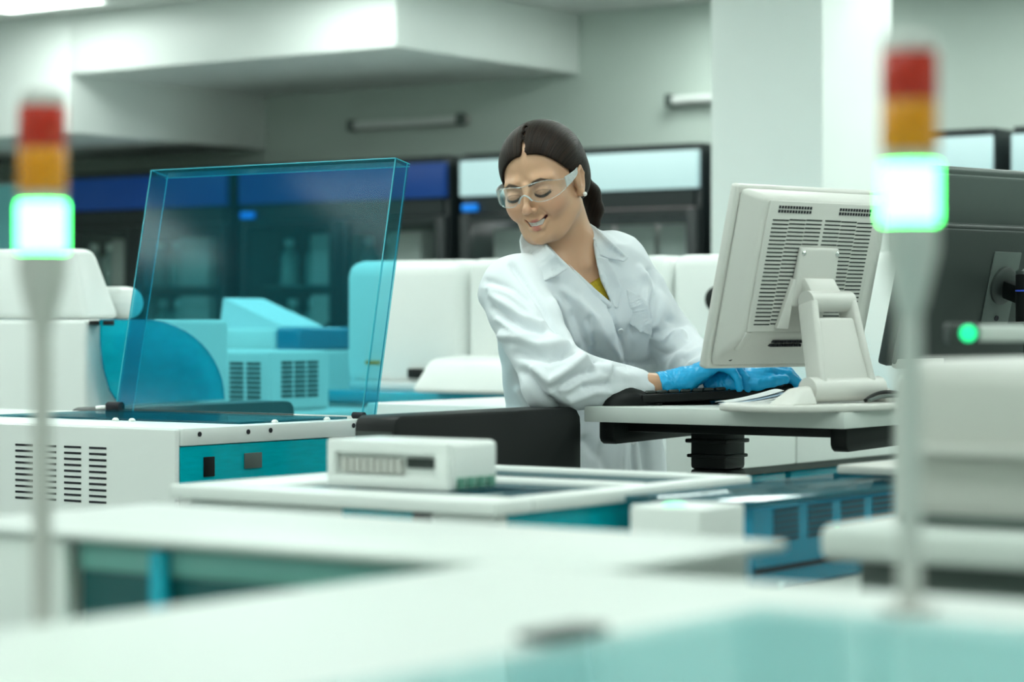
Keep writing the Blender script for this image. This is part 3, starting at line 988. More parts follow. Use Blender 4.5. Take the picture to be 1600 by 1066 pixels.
MB(MI).box(.0, -.012, -.011, .0345, .012, .011, .004, seg=3).build('light_block', M['charcoal'], ib)
MB(MI).lathe([(.0095, 0), (.0095, .003), (.005, .005)], (.021, -.012, 0), (0, -1, 0), 18).build('indicator_light', M['led'], ib)
a = MI @ Vector((.15, .0, -.0095))
MB().box(a.x - .01, a.y - .01, 0, a.x + .01, a.y + .01, a.z, .002).build('post', M['grey'], ib)
MB().box(a.x - .12, a.y - .10, 0, a.x + .12, a.y + .12, .02, .004).build('foot_plate', M['grey'], ib)

# ------------------------------------------------------------------ nearest machine: L-shaped white top
NZ = 1.07
nr = thing('near_analyser', 'blurred white L-shaped machine top filling the bottom of the picture', 'analyser', (-1.0, 1.2, 0))
mb = MB()
mb.box(-1.70, 1.475, NZ - .008, -.975, 1.76, NZ, .003, seg=3)
mb.box(-1.075, .25, NZ - .022, .25, 1.4745, NZ, .008, seg=3)
mb.build('top_cover', M['near_white'], nr)
mb = MB()
mb.box(-1.68, 1.50, 0, -1.0, 1.74, NZ - .0085, .004)
mb.box(-1.05, .28, 0, .23, 1.47, NZ - .0225, .004)
mb.build('housing', M['white_sheet'], nr)
MB().box(-1.525, 1.490, 1.036, -1.085, 1.4995, NZ - .0085, .002).build('upper_panel', M['teal'], nr)  # paler upper step of the recess shading, put into the panel colour
MB().box(-1.525, 1.493, .60, -1.085, 1.4995, 1.0355, .002).build('shaded_panel', M['teal_recess_shade'], nr)  # darker lower step: shade of the recess painted as dark teal
MB().box(-1.69, 1.478, .5, -1.53, 1.4925, NZ - .009, .002).build('corner_post', M['white'], nr)
MB().box(-1.43, 1.478, .5, -1.414, 1.4895, NZ - .012, .002).build('acrylic_strip', M['cyan'], nr)
MB().box(-1.21, .9, .5, -1.051, 1.47, .80, .004).build('well_floor', M['slate'], nr)
MB().box(-.74, .30, NZ + .0005, .2, 1.30, NZ + .006, .001).build('glass_plate', M['paleglass'], nr)
MB().box(-.79, 1.11, NZ + .0005, -.765, 1.17, NZ + .006, .002).build('latch', M['charcoal'], nr)
lbk = thing('near_cabinet', 'blurred white cabinet at the lower left corner under the left signal light', 'cabinet', (-1.7, .9, 0))
MB().box(-2.6, .5, 0, -1.22, 1.30, 1.0, .008, seg=3).build('cabinet_body', M['near_white'], lbk)


# ------------------------------------------------------------------ signal lights
def stack_light(X, D, z0, zg, lab):
    """zg: underside of the green lens"""
    p = L(X, D, 0)
    t = thing('signal_light', lab, 'signal light', (p.x, p.y, z0))
    c = (p.x, p.y, zg)
    R_ = .0172
    MB().lathe([(.0185, z0 - zg), (.0185, z0 - zg + .004), (.0075, z0 - zg + .006), (.0072, -.054)], c, n=24).build('pole', M['grey'], t)
    MB().lathe([(.0085, -.0542), (.0105, -.047), (.0175, -.018), (.0178, -.0005)], c, n=32).build('base_cone', M['grey'], t)
    MB().lathe([(R_, 0), (R_ + .0004, .001), (R_ + .0004, .034), (R_, .035)], c, n=32).build('green_lens', M['green'], t)
    MB().lathe([(R_, .0355), (R_, .0425)], c, n=32).build('collar', M['grey'], t)
    am = MB().lathe([(R_, .043), (R_ + .0004, .044), (R_ + .0004, .0735), (R_, .0745)], c, n=32).build('amber_lens', M['amber'], t)
    rd = MB().lathe([(R_, .075), (R_ + .0004, .076), (R_ + .0004, .104), (R_, .105)], c, n=32).build('red_lens', M['red'], t)
    MB().lathe([(R_, .1055), (R_, .111), (R_ * .85, .1155), (R_ * .4, .117)], c, n=32).build('cap', M['grey'], t)
    return t


stack_light(.2466, 1.50, NZ + .0005, 1.3130, 'taller red amber green signal light on a pole at the right')
stack_light(-.340, 1.75, 1.0005, 1.3020, 'smaller red amber green signal light on a pole at the left edge')

# ------------------------------------------------------------------ the woman (shapes given in camera-aligned metres, turned into world when meshed)
def surface_net(f, lo, hi, h):
    lo, hi = np.array(lo, np.float32), np.array(hi, np.float32)
    n = np.ceil((hi - lo) / h).astype(int) + 1
    xs, ys, zs = [lo[i] + h * np.arange(n[i], dtype=np.float32) for i in range(3)]
    V = np.empty(tuple(n), np.float32)
    step = max(1, int(400000 / (n[1] * n[2])))
    YY, ZZ = np.meshgrid(ys, zs, indexing='ij')
    for i in range(0, n[0], step):
        xx = xs[i:i + step]
        P = np.empty((len(xx), n[1], n[2], 3), np.float32)
        P[..., 0] = xx[:, None, None]
        P[..., 1] = YY
        P[..., 2] = ZZ
        V[i:i + step] = f(P.reshape(-1, 3)).reshape(len(xx), n[1], n[2])
    S = V < 0
    cnt = np.zeros(tuple(n - 1), np.int8)
    off = [(a, b, c) for a in (0, 1) for b in (0, 1) for c in (0, 1)]
    for a, b, c in off:
        cnt += S[a:n[0] - 1 + a, b:n[1] - 1 + b, c:n[2] - 1 + c]
    act = (cnt > 0) & (cnt < 8)
    I = np.argwhere(act)
    idx = -np.ones(act.shape, np.int64)
    idx[act] = np.arange(len(I))
    pos = np.zeros((len(I), 3))
    num = np.zeros(len(I))
    for ax in range(3):
        for a, b in ((0, 0), (0, 1), (1, 0), (1, 1)):
            o0 = [0, 0, 0]
            ot = [k for k in range(3) if k != ax]
            o0[ot[0]], o0[ot[1]] = a, b
            o1 = list(o0)
            o1[ax] = 1
            v0 = V[I[:, 0] + o0[0], I[:, 1] + o0[1], I[:, 2] + o0[2]].astype(float)
            v1 = V[I[:, 0] + o1[0], I[:, 1] + o1[1], I[:, 2] + o1[2]].astype(float)
            cr = (v0 < 0) != (v1 < 0)
            t = np.where(cr, v0 / np.where(cr, v0 - v1, 1), 0)
            p = np.tile(np.array(o0, float), (len(I), 1))
            p[:, ax] = t
            pos[cr] += p[cr]
            num[cr] += 1
    verts = lo + h * (I + pos / num[:, None])
    quads = []
    for ax in range(3):
        b, c = [(1, 2), (2, 0), (0, 1)][ax]
        sl0 = [slice(None)] * 3
        sl1 = [slice(None)] * 3
        sl0[ax], sl1[ax] = slice(0, -1), slice(1, None)
        s0, s1 = S[tuple(sl0)], S[tuple(sl1)]
        E = np.argwhere(s0 != s1)
        E = E[(E[:, b] > 0) & (E[:, c] > 0) & (E[:, b] < n[b] - 1) & (E[:, c] < n[c] - 1)]
        fl = s0[tuple(E.T)]

        def cell(db, dc):
            q = E.copy()
            q[:, b] += db
            q[:, c] += dc
            return idx[tuple(q.T)]
        q = np.stack([cell(-1, -1), cell(0, -1), cell(0, 0), cell(-1, 0)], 1)
        q = np.where(fl[:, None], q, q[:, ::-1])
        quads.append(q)
    return verts, np.concatenate(quads)


def vn(verts, quads):
    a = verts[quads[:, 2]] - verts[quads[:, 0]]
    b = verts[quads[:, 3]] - verts[quads[:, 1]]
    fn = np.cross(a, b)
    N = np.zeros_like(verts)
    for k in range(4):
        np.add.at(N, quads[:, k], fn)
    return N / (np.linalg.norm(N, axis=1, keepdims=True) + 1e-12)


def smin(a, b, k):
    h = np.clip(.5 + .5 * (b - a) / k, 0, 1)
    return b + (a - b) * h - k * h * (1 - h)


def smax(a, b, k):
    return -smin(-a, -b, k)


def sph(P, c, r):
    return np.linalg.norm(P - np.float32(c), axis=1) - r


def ell(P, c, r):
    q = (P - np.float32(c)) / np.float32(r)
    k0 = np.linalg.norm(q, axis=1)
    k1 = np.linalg.norm(q / np.float32(r), axis=1) + 1e-9
    return k0 * (k0 - 1) / k1


def cap(P, a, b, ra, rb=None):
    a, b = np.float32(a), np.float32(b)
    rb = ra if rb is None else rb
    d = b - a
    t = np.clip((P - a) @ d / max(float(d @ d), 1e-9), 0, 1)
    return np.linalg.norm(P - a - t[:, None] * d, axis=1) - (ra + (rb - ra) * t)


def chain(P, pts, rs, k=.004):
    d = None
    for i in range(len(pts) - 1):
        e = cap(P, pts[i], pts[i + 1], rs[i], rs[i + 1])
        d = e if d is None else smin(d, e, k)
    return d


def polyd(U, poly):
    """signed distance of 2-D points to a polygon"""
    poly = np.array(poly, float)
    d = np.full(len(U), 1e9)
    s = np.ones(len(U))
    m = len(poly)
    for i in range(m):
        a, b = poly[i], poly[(i + 1) % m]
        e = b - a
        ww = U - a
        t = np.clip((ww @ e) / (e @ e), 0, 1)
        d = np.minimum(d, np.linalg.norm(ww - t[:, None] * e, axis=1))
        c1 = U[:, 1] >= a[1]
        c2 = U[:, 1] < b[1]
        c3 = e[0] * ww[:, 1] > e[1] * ww[:, 0]
        al = (c1 & c2 & c3) | (~c1 & ~c2 & ~c3)
        s = np.where(al, -s, s)
    return s * d


def pix(P):
    return np.stack([800 + P[:, 0] / P[:, 1] * FPX, 505 - (P[:, 2] - CZ) / P[:, 1] * FPX], 1)


def sdf_object(name, parts, mats, parent, org, color=None, uv=None, smooth=True):
    """parts: list of (verts in camera metres, quads); becomes one mesh in world space"""
    vs, fs, o0 = [], [], 0
    for v, q in parts:
        vs.append(v)
        fs.append(q + o0)
        o0 += len(v)
    v = np.concatenate(vs)
    q = np.concatenate(fs)
    w_ = to_world(v) - np.array(org)
    me = bpy.data.meshes.new(name)
    me.from_pydata([tuple(p) for p in w_], [], [tuple(int(i) for i in f) for f in q])
    me.polygons.foreach_set('use_smooth', [True] * len(me.polygons))
    if color is not None:
        at = me.color_attributes.new('tone', 'FLOAT_COLOR', 'POINT')
        c = np.ones((len(v), 4), np.float32)
        c[:, :3] = color(v)
        at.data.foreach_set('color', c.ravel())
    if uv is not None:
        at = me.attributes.new('strand', 'FLOAT_VECTOR', 'POINT')
        at.data.foreach_set('vector', np.float32(uv(v)).ravel())
    for m in (mats if isinstance(mats, list) else [mats]):
        me.materials.append(m)
    o = bpy.data.objects.new(name, me)
    COL.objects.link(o)
    if parent:
        o.parent = parent
    else:
        o.location = org
    ORG[o.name] = Vector(org)
    return o


# --- pose
HS = .94
HA, HB, HR = math.radians(22), math.radians(15.5), math.radians(9.5)
HC = np.array([.0540, 4.28, 1.4995])


def head_rot(a, b, r):
    fw = np.array([-math.sin(a) * math.cos(b), -math.cos(a) * math.cos(b), -math.sin(b)])
    u = np.array([0, 0, 1.]) - fw * fw[2]
    u /= np.linalg.norm(u)
    s = np.cross(fw, u)
    u2 = u * math.cos(r) + s * math.sin(r)
    return np.stack([np.cross(fw, u2), fw, u2], 1)


HRm = head_rot(HA, HB, HR)


def to_head(P):
    return ((P - np.float32(HC)) @ np.float32(HRm) / HS).astype(np.float32)


def from_head(Q):
    return np.asarray(Q, float) * HS @ HRm.T + HC


FH = np.array([.653, -.757, 0])
SH = np.array([.757, .653, 0])
SPZ = np.array([.50, .80, .95, 1.10, 1.25, 1.33, 1.40])
SPX = np.array([.150, .146, .140, .130, .118, .124, .124])
SPD = np.array([4.55, 4.55, 4.54, 4.505, 4.43, 4.41, 4.395])
SPW = np.array([.225, .205, .180, .158, .166, .150, .085])
SPT = np.array([.155, .140, .125, .112, .128, .105, .070])
RSH, REL, RWR = K(801, 456, 4.235), K(866, 588, 4.08), K(1036, 604, 4.150)
LSH, LEL, LWR = K(962, 417, 4.44), K(1044, 534, 4.49), K(1126, 603, 4.20)
NBS = K(900, 400, 4.375)


def torso(P, inset=0.0):
    z = P[:, 2]
    cx, cd = np.interp(z, SPZ, SPX), np.interp(z, SPZ, SPD)
    a, b = np.interp(z, SPZ, SPW) - inset, np.interp(z, SPZ, SPT) - inset
    dx, dd = P[:, 0] - cx, P[:, 1] - cd
    s = (dx * SH[0] + dd * SH[1]) / a
    t = (dx * FH[0] + dd * FH[1]) / b
    k = np.sqrt(s * s + t * t)
    d = (k - 1) * np.minimum(a, b)
    return np.maximum(d, z - 1.385)


def bust(P, inset):
    c = np.array([np.interp(1.245, SPZ, SPX), np.interp(1.245, SPZ, SPD), 1.245])
    d = None
    for s in (-1, 1):
        e = sph(P, c + FH * .082 + SH * .072 * s, .066 - inset)
        d = e if d is None else smin(d, e, .03)
    return d


def upper(P, inset):
    d = torso(P, inset)
    d = smin(d, bust(P, inset), .05)
    y = smin(cap(P, RSH + np.array([.012, .01, .003]), NBS, .055 - inset, .052 - inset), cap(P, LSH - np.array([.012, 0, -.003]), NBS, .055 - inset, .052 - inset), .03)
    return smin(d, y, .05)


# --- head
UL = [(0, .0885, -.0568), (.010, .0872, -.0560), (.0235, .0755, -.0500)]
LL = [(0, .0862, -.0708), (.010, .0845, -.0690), (.0225, .0745, -.0540)]
OP = [(0, 0, -.0628), (.010, 0, -.0613), (.0210, 0, -.0520)]
MX = .0030      # the smile pulls to her left


def mirrored(Q, off=0.0):
    A = Q.copy()
    A[:, 0] = np.abs(A[:, 0] + np.float32(off))
    return A


def mouth_open(A):
    B = A.copy()
    B[:, 1] = 0
    return smin(cap(B, OP[0], OP[1], .0037, .0035), cap(B, OP[1], OP[2], .0035, .0011), .003)


def head_skin(Q):
    d = smin(ell(Q, (0, -.018, .030), (.072, .093, .077)), ell(Q, (0, .018, -.034), (.0550, .066, .070)), .03)
    d = smin(d, ell(Q, (0, .036, -.071), (.0330, .044, .031)), .025)
    d = smin(d, ell(Q, (0, .074, -.092), (.015, .013, .011)), .02)
    A = mirrored(Q)
    Am = mirrored(Q, MX)
    Ae = mirrored(Q, -.0022)
    d = smin(d, cap(A, (.020, .076, .017), (.044, .062, .015), .0025, .0025), .022)
    d = smin(d, sph(A, (.0375, .050, -.025), .022), .025)
    d = smin(d, sph(A, (.0315, .0655, -.036), .0155), .020)
    d = smin(d, cap(A, (.050, .002, -.052), (.027, .05, -.088), .011, .009), .03)
    # eye sockets, lids
    d = smax(d, -ell(Ae, (.0297, .0920, -.0062), (.0185, .0135, .0115)), .014)
    d = smin(d, ell(Ae, (.0297, .0685, -.0080), (.0150, .0135, .0125)), .005)
    # nose
    nz = smin(cap(Q, (0, .080, .008), (0, .1035, -.027), .0052, .0060), sph(Q, (0, .1055, -.0320), .0076), .008)
    nz = smin(nz, sph(A, (.0092, .0950, -.0355), .0058), .006)
    d = smin(d, nz, .010)
    d = smax(d, -ell(A, (.0054, .099, -.0420), (.0030, .0045, .0032)), .002)
    # lips
    ul = smin(cap(Am, UL[0], UL[1], .0030, .0032), cap(Am, UL[1], UL[2], .0032, .0020), .004)
    ll = smin(cap(Am, LL[0], LL[1], .0050, .0048), cap(Am, LL[1], LL[2], .0048, .0022), .004)
    d = smin(d, ul, .006)
    d = smin(d, ll, .006)
    d = smax(d, -np.maximum(mouth_open(Am), .0770 - 12 * Am[:, 0] ** 2 - Q[:, 1]), .0012)
    # smile folds and the dip under the lip
    d = smax(d, -cap(A, (.019, .0865, -.038), (.0285, .0790, -.054), .0010, .0010), .008)
    d = smax(d, -cap(A, (0, .0895, -.0815), (.010, .0870, -.0800), .0016, .001), .008)
    # ears
    e = ell(A, (.0715, -.004, -.010), (.0080, .0165, .027))
    e = smax(e, -ell(A, (.0805, -.002, -.005), (.0068, .0095, .0175)), .003)
    e = smin(e, chain(A, [(.076, .008, -.020), (.0775, .004, .008), (.078, -.008, .014), (.0775, -.017, .0), (.075, -.010, -.022)], [.002, .0028, .0032, .003, .002], .002), .003)
    e = smin(e, sph(A, (.0715, .003, -.034), .0068), .006)
    d = smin(d, e, .006)
    return d


def skin(P):
    Q = to_head(P)
    d = head_skin(Q) * HS
    nk = cap(P, from_head((0, -.028, -.055)), NBS + np.array([-.004, 0, -.02]), .050, .050)
    d = smin(d, nk, .022)
    ch = upper(P, .016)
    ch = smax(ch, P[:, 2] - 1.41, .01)
    d = smin(d, ch, .035)
    # collar bones and neck tendon
    d = smin(d, cap(P, K(893, 352, 4.335), K(917, 415, 4.305), .010, .007), .015)
    d = np.maximum(d, 1.22 - P[:, 2])
    return d


def skin_tone(v):
    Q = to_head(np.float32(v))
    A = Q.copy()
    A[:, 0] = np.abs(A[:, 0])
    base = np.array([.61, .355, .22])
    c = np.tile(base, (len(v), 1))

    def mixin(wt, col):
        nonlocal c
        wt = np.clip(wt, 0, 1)[:, None]
        c = c * (1 - wt) + np.array(col) * wt
    front = Q[:, 1] > .03
    mixin(.45 * np.exp(-(sph(A, (.040, .066, -.034), 0) / .020) ** 2), (.62, .26, .19))
    mixin(.35 * np.exp(-(sph(Q, (0, .110, -.033), 0) / .012) ** 2), (.62, .29, .21))
    Am = mirrored(Q, MX)
    ul = np.minimum(cap(Am, UL[0], UL[1], 0), cap(Am, UL[1], UL[2], 0))
    ll = np.minimum(cap(Am, LL[0], LL[1], 0), cap(Am, LL[1], LL[2], 0))
    tp_ = np.clip((Am[:, 0] - .009) / .013, 0, 1)
    mixin(np.where(front, (.0042 - .0020 * tp_ - ul) / .0014, 0), (.42, .125, .11))
    mixin(np.where(front, (.0060 - .0042 * tp_ - ll) / .0014, 0), (.46, .115, .105))
    op = mouth_open(Am)
    mixin(np.where(front & (op < .0004) & (Q[:, 1] < .0850 - 14 * Am[:, 0] ** 2), 1, 0), (.16, .03, .03))
    # brows
    A = mirrored(Q, -.0022)
    B = A.copy()
    B[:, 1] = 0
    br = np.minimum(np.minimum(cap(B, (.010, 0, .0095), (.020, 0, .0140), 0), cap(B, (.020, 0, .0140), (.033, 0, .0170), 0)), cap(B, (.033, 0, .0170), (.050, 0, .0095), 0))
    th = .0028 + .0012 * np.clip((A[:, 0] - .010) / .010, 0, 1) - .0028 * np.clip((A[:, 0] - .028) / .022, 0, 1)
    mixin(np.where(front, .92 * np.clip((th - br) / .0014, 0, 1), 0), (.035, .020, .014))
    # lash line of the lowered lids
    eye = (np.abs(ell(A, (.0297, .0685, -.0080), (.0150, .0135, .0125))) < .004) & (Q[:, 1] > .07)
    zl = -.0140 + .0045 * ((A[:, 0] - .0297) / .014) ** 2
    mixin(np.where(eye & (np.abs(A[:, 0] - .0297) < .0160), np.clip((.0036 - np.abs(Q[:, 2] - zl)) / .0014, 0, 1), 0), (.010, .006, .005))
    zc = -.0020 - .004 * ((A[:, 0] - .0297) / .014) ** 2
    mixin(np.where(eye, .6 * np.clip((.0014 - np.abs(Q[:, 2] - zc)) / .0010, 0, 1), 0), (.20, .10, .07))
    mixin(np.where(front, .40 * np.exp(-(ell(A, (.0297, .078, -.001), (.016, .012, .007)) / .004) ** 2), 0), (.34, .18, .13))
    return c


def hair_sdf(P):
    Q = to_head(P)
    A = Q.copy()
    A[:, 0] = np.abs(A[:, 0])
    d = ell(Q, (0, -.020, .031), (.0795, .099, .0845))
    d = smin(d, ell(Q, (0, -.045, -.012), (.072, .066, .060)), .03)
    # parting groove
    d = smax(d, -chain(Q, [(-.005, .0720, .0570), (-.004, .056, .0805), (-.002, .03, .0985), (0, .01, .1070), (0, -.03, .1105)], [.0034, .0038, .0040, .0038, .0030], .002), .002)
    # face opening: an arch, peaked at the parting
    zz = np.clip((Q[:, 2] + .03) / .095, -1, 1)
    wd = .0665 * np.sqrt(np.maximum(0, 1 - np.maximum(zz, 0) ** 2.2)) + .004
    yb = .018 - .30 * np.clip(-Q[:, 2] - .0, 0, 1)
    op = np.maximum(np.abs(Q[:, 0] + .005 * np.clip(zz, 0, 1)) - wd, np.maximum(yb - Q[:, 1], Q[:, 2] - .0655))
    d = smax(d, -op, .008)
    # leave the ears and the neck free
    d = smax(d, -ell(A, (.080, .010, -.022), (.020, .030, .032)), .006)
    d = smax(d, -.058 - Q[:, 2], .012)
    d = d * HS
    # gathered tail
    tp = [from_head((.0, -.085, -.02)), K(906, 284, 4.40), K(921, 303, 4.415), K(929, 328, 4.415), K(928, 350, 4.41), K(920, 361, 4.405)]
    tl_ = chain(P, tp, [.028, .018, .0195, .0165, .010, .0035], .008)
    return smin(d, tl_, .012)


def strand_uv(v):
    Q = to_head(np.float32(v))
    q = Q - np.float32((0, -.10, -.02))
    ph = np.arctan2(q[:, 0], q[:, 2] + .02)
    r = np.linalg.norm(q, axis=1)
    P = np.float32(v)
    tail = np.clip((pix(P)[:, 0] - 903) / 6, 0, 1)
    ph = ph * (1 - tail) + (pix(P)[:, 0] + .25 * pix(P)[:, 1]) / 40 * tail
    return np.stack([ph * 10, r * 10, 0 * r], 1)


mskin = bpy.data.materials.new('skin')
mskin.use_nodes = True
nt = mskin.node_tree
b = nt.nodes['Principled BSDF']
av = nt.nodes.new('ShaderNodeAttribute')
av.attribute_name = 'tone'
nt.links.new(av.outputs['Color'], b.inputs['Base Color'])
b.inputs['Roughness'].default_value = .42
b.inputs['Subsurface Weight'].default_value = .12
b.inputs['Subsurface Radius'].default_value = (.009, .003, .0015)
b.inputs['Subsurface Scale'].default_value = .5
nz = nt.nodes.new('ShaderNodeTexNoise')
nz.inputs['Scale'].default_value = 900
bp = nt.nodes.new('ShaderNodeBump')
bp.inputs['Strength'].default_value = .08
bp.inputs['Distance'].default_value = .001
nt.links.new(nz.outputs['Fac'], bp.inputs['Height'])
nt.links.new(bp.outputs[0], b.inputs['Normal'])

mhair = bpy.data.materials.new('dark_brown_hair')
mhair.use_nodes = True
nt = mhair.node_tree
b = nt.nodes['Principled BSDF']
av = nt.nodes.new('ShaderNodeAttribute')
av.attribute_name = 'strand'
mpn = nt.nodes.new('ShaderNodeMapping')
mpn.inputs['Scale'].default_value = (6.5, .5, 1)
nz = nt.nodes.new('ShaderNodeTexNoise')
nz.inputs['Scale'].default_value = 1.6
nz.inputs['Detail'].default_value = 5
rp = nt.nodes.new('ShaderNodeValToRGB')
rp.color_ramp.elements[0].position = .35
rp.color_ramp.elements[0].color = (.006, .0035, .0028, 1)
rp.color_ramp.elements[1].position = .75
rp.color_ramp.elements[1].color = (.034, .019, .012, 1)
bp = nt.nodes.new('ShaderNodeBump')
bp.inputs['Strength'].default_value = 1.0
bp.inputs['Distance'].default_value = .0025
nt.links.new(av.outputs['Vector'], mpn.inputs['Vector'])
nt.links.new(mpn.outputs[0], nz.inputs['Vector'])
nt.links.new(nz.outputs['Fac'], rp.inputs[0])
nt.links.new(rp.outputs[0], b.inputs['Base Color'])
nt.links.new(nz.outputs['Fac'], bp.inputs['Height'])
nt.links.new(bp.outputs[0], b.inputs['Normal'])
b.inputs['Roughness'].default_value = .42
b.inputs['Specular IOR Level'].default_value = .12

M['coat'] = mat('white_cotton', (.76, .80, .84), .85, bump=.12, scale=700, var=.01)
M['glove'] = mat('blue_nitrile', (.004, .40, .78), .38, bump=.25, scale=120, var=.06)
M['shirt'] = mat('mustard_knit', (.50, .36, .02), .9, bump=.5, scale=260, var=.25)
M['trouser'] = mat('dark_trousers', (.02, .025, .035), .8)
M['shoe'] = mat('white_shoe', (.6, .6, .6), .5)
M['teeth'] = mat('tooth_enamel', (.82, .80, .75), .25)
M['pearl'] = mat('pearl', (.85, .83, .80), .2, coat=.5)
M['button'] = mat('white_button', (.8, .82, .84), .3)

PORG = Vector(L(.14, 4.5, 0))


def stand(P):
    """arms, pelvis, legs and feet below the clothes"""
    d = torso(P, .03)
    d = np.maximum(d, np.maximum(P[:, 2] - 1.26, .80 - P[:, 2]))
    a1 = smin(cap(P, RSH, REL, .036, .026), cap(P, REL, RWR, .020, .0225), .01)
    a2 = smin(cap(P, LSH, LEL, .036, .026), cap(P, LEL, LWR, .022, .0200), .01)
    d = smin(d, smin(a1, a2, .005), .03)
    for s in (-1, 1):
        hp = np.array([.14, 4.54, .88]) + SH * .085 * s
        kn = np.array([.155, 4.535, .47]) + SH * .09 * s + FH * .02
        ak = np.array([.15, 4.55, .09]) + SH * .10 * s
        lg = smin(cap(P, hp, kn, .075, .052), cap(P, kn, ak, .050, .036), .02)
        lg = smin(lg, cap(P, ak + np.array([0, 0, -.045]) - FH * .02, ak + np.array([0, 0, -.058]) + FH * .12, .036, .026), .02)
        d = smin(d, lg, .02)
    return d


v1, q1 = surface_net(skin, (-.06, 4.13, 1.215), (.24, 4.52, 1.62), .0014)
v2, q2 = surface_net(stand, (-.15, 3.98, .0), (.46, 4.80, 1.42), .010)
person = sdf_object('person', [(v1, q1), (v2, q2)], mskin, None, PORG, color=skin_tone)
tag(person, 'woman in a white lab coat, clear safety glasses and blue gloves typing at the desk', 'person')

vh, qh = surface_net(hair_sdf, (-.08, 4.12, 1.36), (.22, 4.50, 1.64), .0022)
hair = sdf_object('hair', [(vh, qh)], mhair, person, PORG, uv=strand_uv)
hair['label'] = 'dark brown hair parted in the middle and tied in a low tail'

# teeth
tm = []
for (z0, z1, yo) in ((-.0700, -.0560, 0),):
    rows = []
    for z in np.linspace(z0, z1, 5):
        rows.append([Vector(L(*from_head((x - MX, .0848 + yo - 17 * x * x + .0012 * (abs(math.sin(x / .0078 * math.pi)) ** .35 - 1), z)))) for x in np.linspace(-.0165, .0165, 97)])
    mb = MB()
    mb.grid(rows, thick=.003)
    to = mb.build('teeth', M['teeth'], person)
# earring
MB().lathe([(.0001, -.0042), (.0026, -.0034), (.0042, 0), (.0026, .0034), (.0001, .0042)], L(*from_head((-.0795, .005, -.037))), n=16).build('earring', M['pearl'], person)

# safety glasses
gl_parent = MB()
rows = []
NTH = 61
for j in range(13):
    tz = j / 12
    row = []
    for i in range(NTH):
        th = -1.22 + 2.44 * i / (NTH - 1)
        ax = abs(th)
        ztop = .0145 + .003 * math.sin(min(ax, .9) / .9 * math.pi) - .006 * max(0, ax - .7) / .5
        zbot = -.0195 + .019 * math.exp(-(th / .20) ** 2) + .013 * max(0, (ax - .55) / .65) ** 1.6
        z = ztop + (zbot - ztop) * tz
        x = .0755 * math.sin(th)
        y = .022 + .080 * math.cos(th) ** .8 if abs(th) < 1.5 else .02
        y += .004 * (z / .02) * 0.0
        row.append(Vector(L(*from_head((x, y, z - .002)))))
    rows.append(row)
gmb = MB()
gmb.grid(rows, thick=.0018)
glasses = gmb.build('safety_glasses', M['clear'], person)
glasses['label'] = 'clear wraparound safety glasses'
mb = MB()
rim = rows[0] + [rows[k][-1] for k in range(1, 13)] + rows[12][::-1] + [rows[k][0] for k in range(11, -1, -1)]
mb.tube(rim, .0007, 6)
mb.build('lens_rim', M['rim'], glasses)
for sx in (-1, 1):
    rws = []
    for j in range(5):
        tz = j / 4 - .5
        row = []
        for i in range(16):
            t = i / 15
            x = sx * (.0705 + .0070 * math.sin(t * 2.6))
            y = .060 - .060 * t
            hgt = .019 * (1 - .66 * t)
            z = .001 + .011 * t + hgt * tz
            row.append(Vector(L(*from_head((x, y, z)))))
        rws.append(row)
    mb = MB()
    mb.grid(rws, thick=.002)
    mb.build('temple', M['frost'], glasses)
mb = MB()
mb.tube([Vector(L(*from_head((x, .1015 - 5 * x * x, -.0045 - .010 * (abs(x) / .012) ** 2 + .001)))) for x in np.linspace(-.0135, .0135, 13)], .0016, 8)
mb.build('nose_bridge', M['frost'], glasses)

# --- lab coat
VPOLY = [(838, 300), (850, 379), (891, 417), (955, 477), (941, 440), (932, 408), (926, 373), (906, 338), (895, 300)]


def coat_sdf(P):
    d = upper(P, 0)
    ra = smin(cap(P, RSH, REL, .061, .053), cap(P, REL, K(999, 604, 4.135), .053, .029), .02)
    la = smin(cap(P, LSH, LEL, .060, .052), cap(P, LEL, LWR + (LEL - LWR) * .16, .052, .036), .02)
    sk = cap(P, REL + np.array([.0, 0, -.012]), K(960, 618, 4.11), .046, .022)
    ra = smin(ra, sk, .02)
    d = smin(d, ra, .022)
    d = smin(d, la, .022)
    U = pix(P)
    near = (U[:, 0] > 815) & (U[:, 0] < 975) & (U[:, 1] < 495)
    c = np.full(len(P), 1.0)
    if near.any():
        c[near] = polyd(U[near], VPOLY) / 880
    cut = np.maximum(c, -(d + .04))
    d = smax(d, -cut, .002)
    d = np.maximum(d, .60 - P[:, 2])
    return d


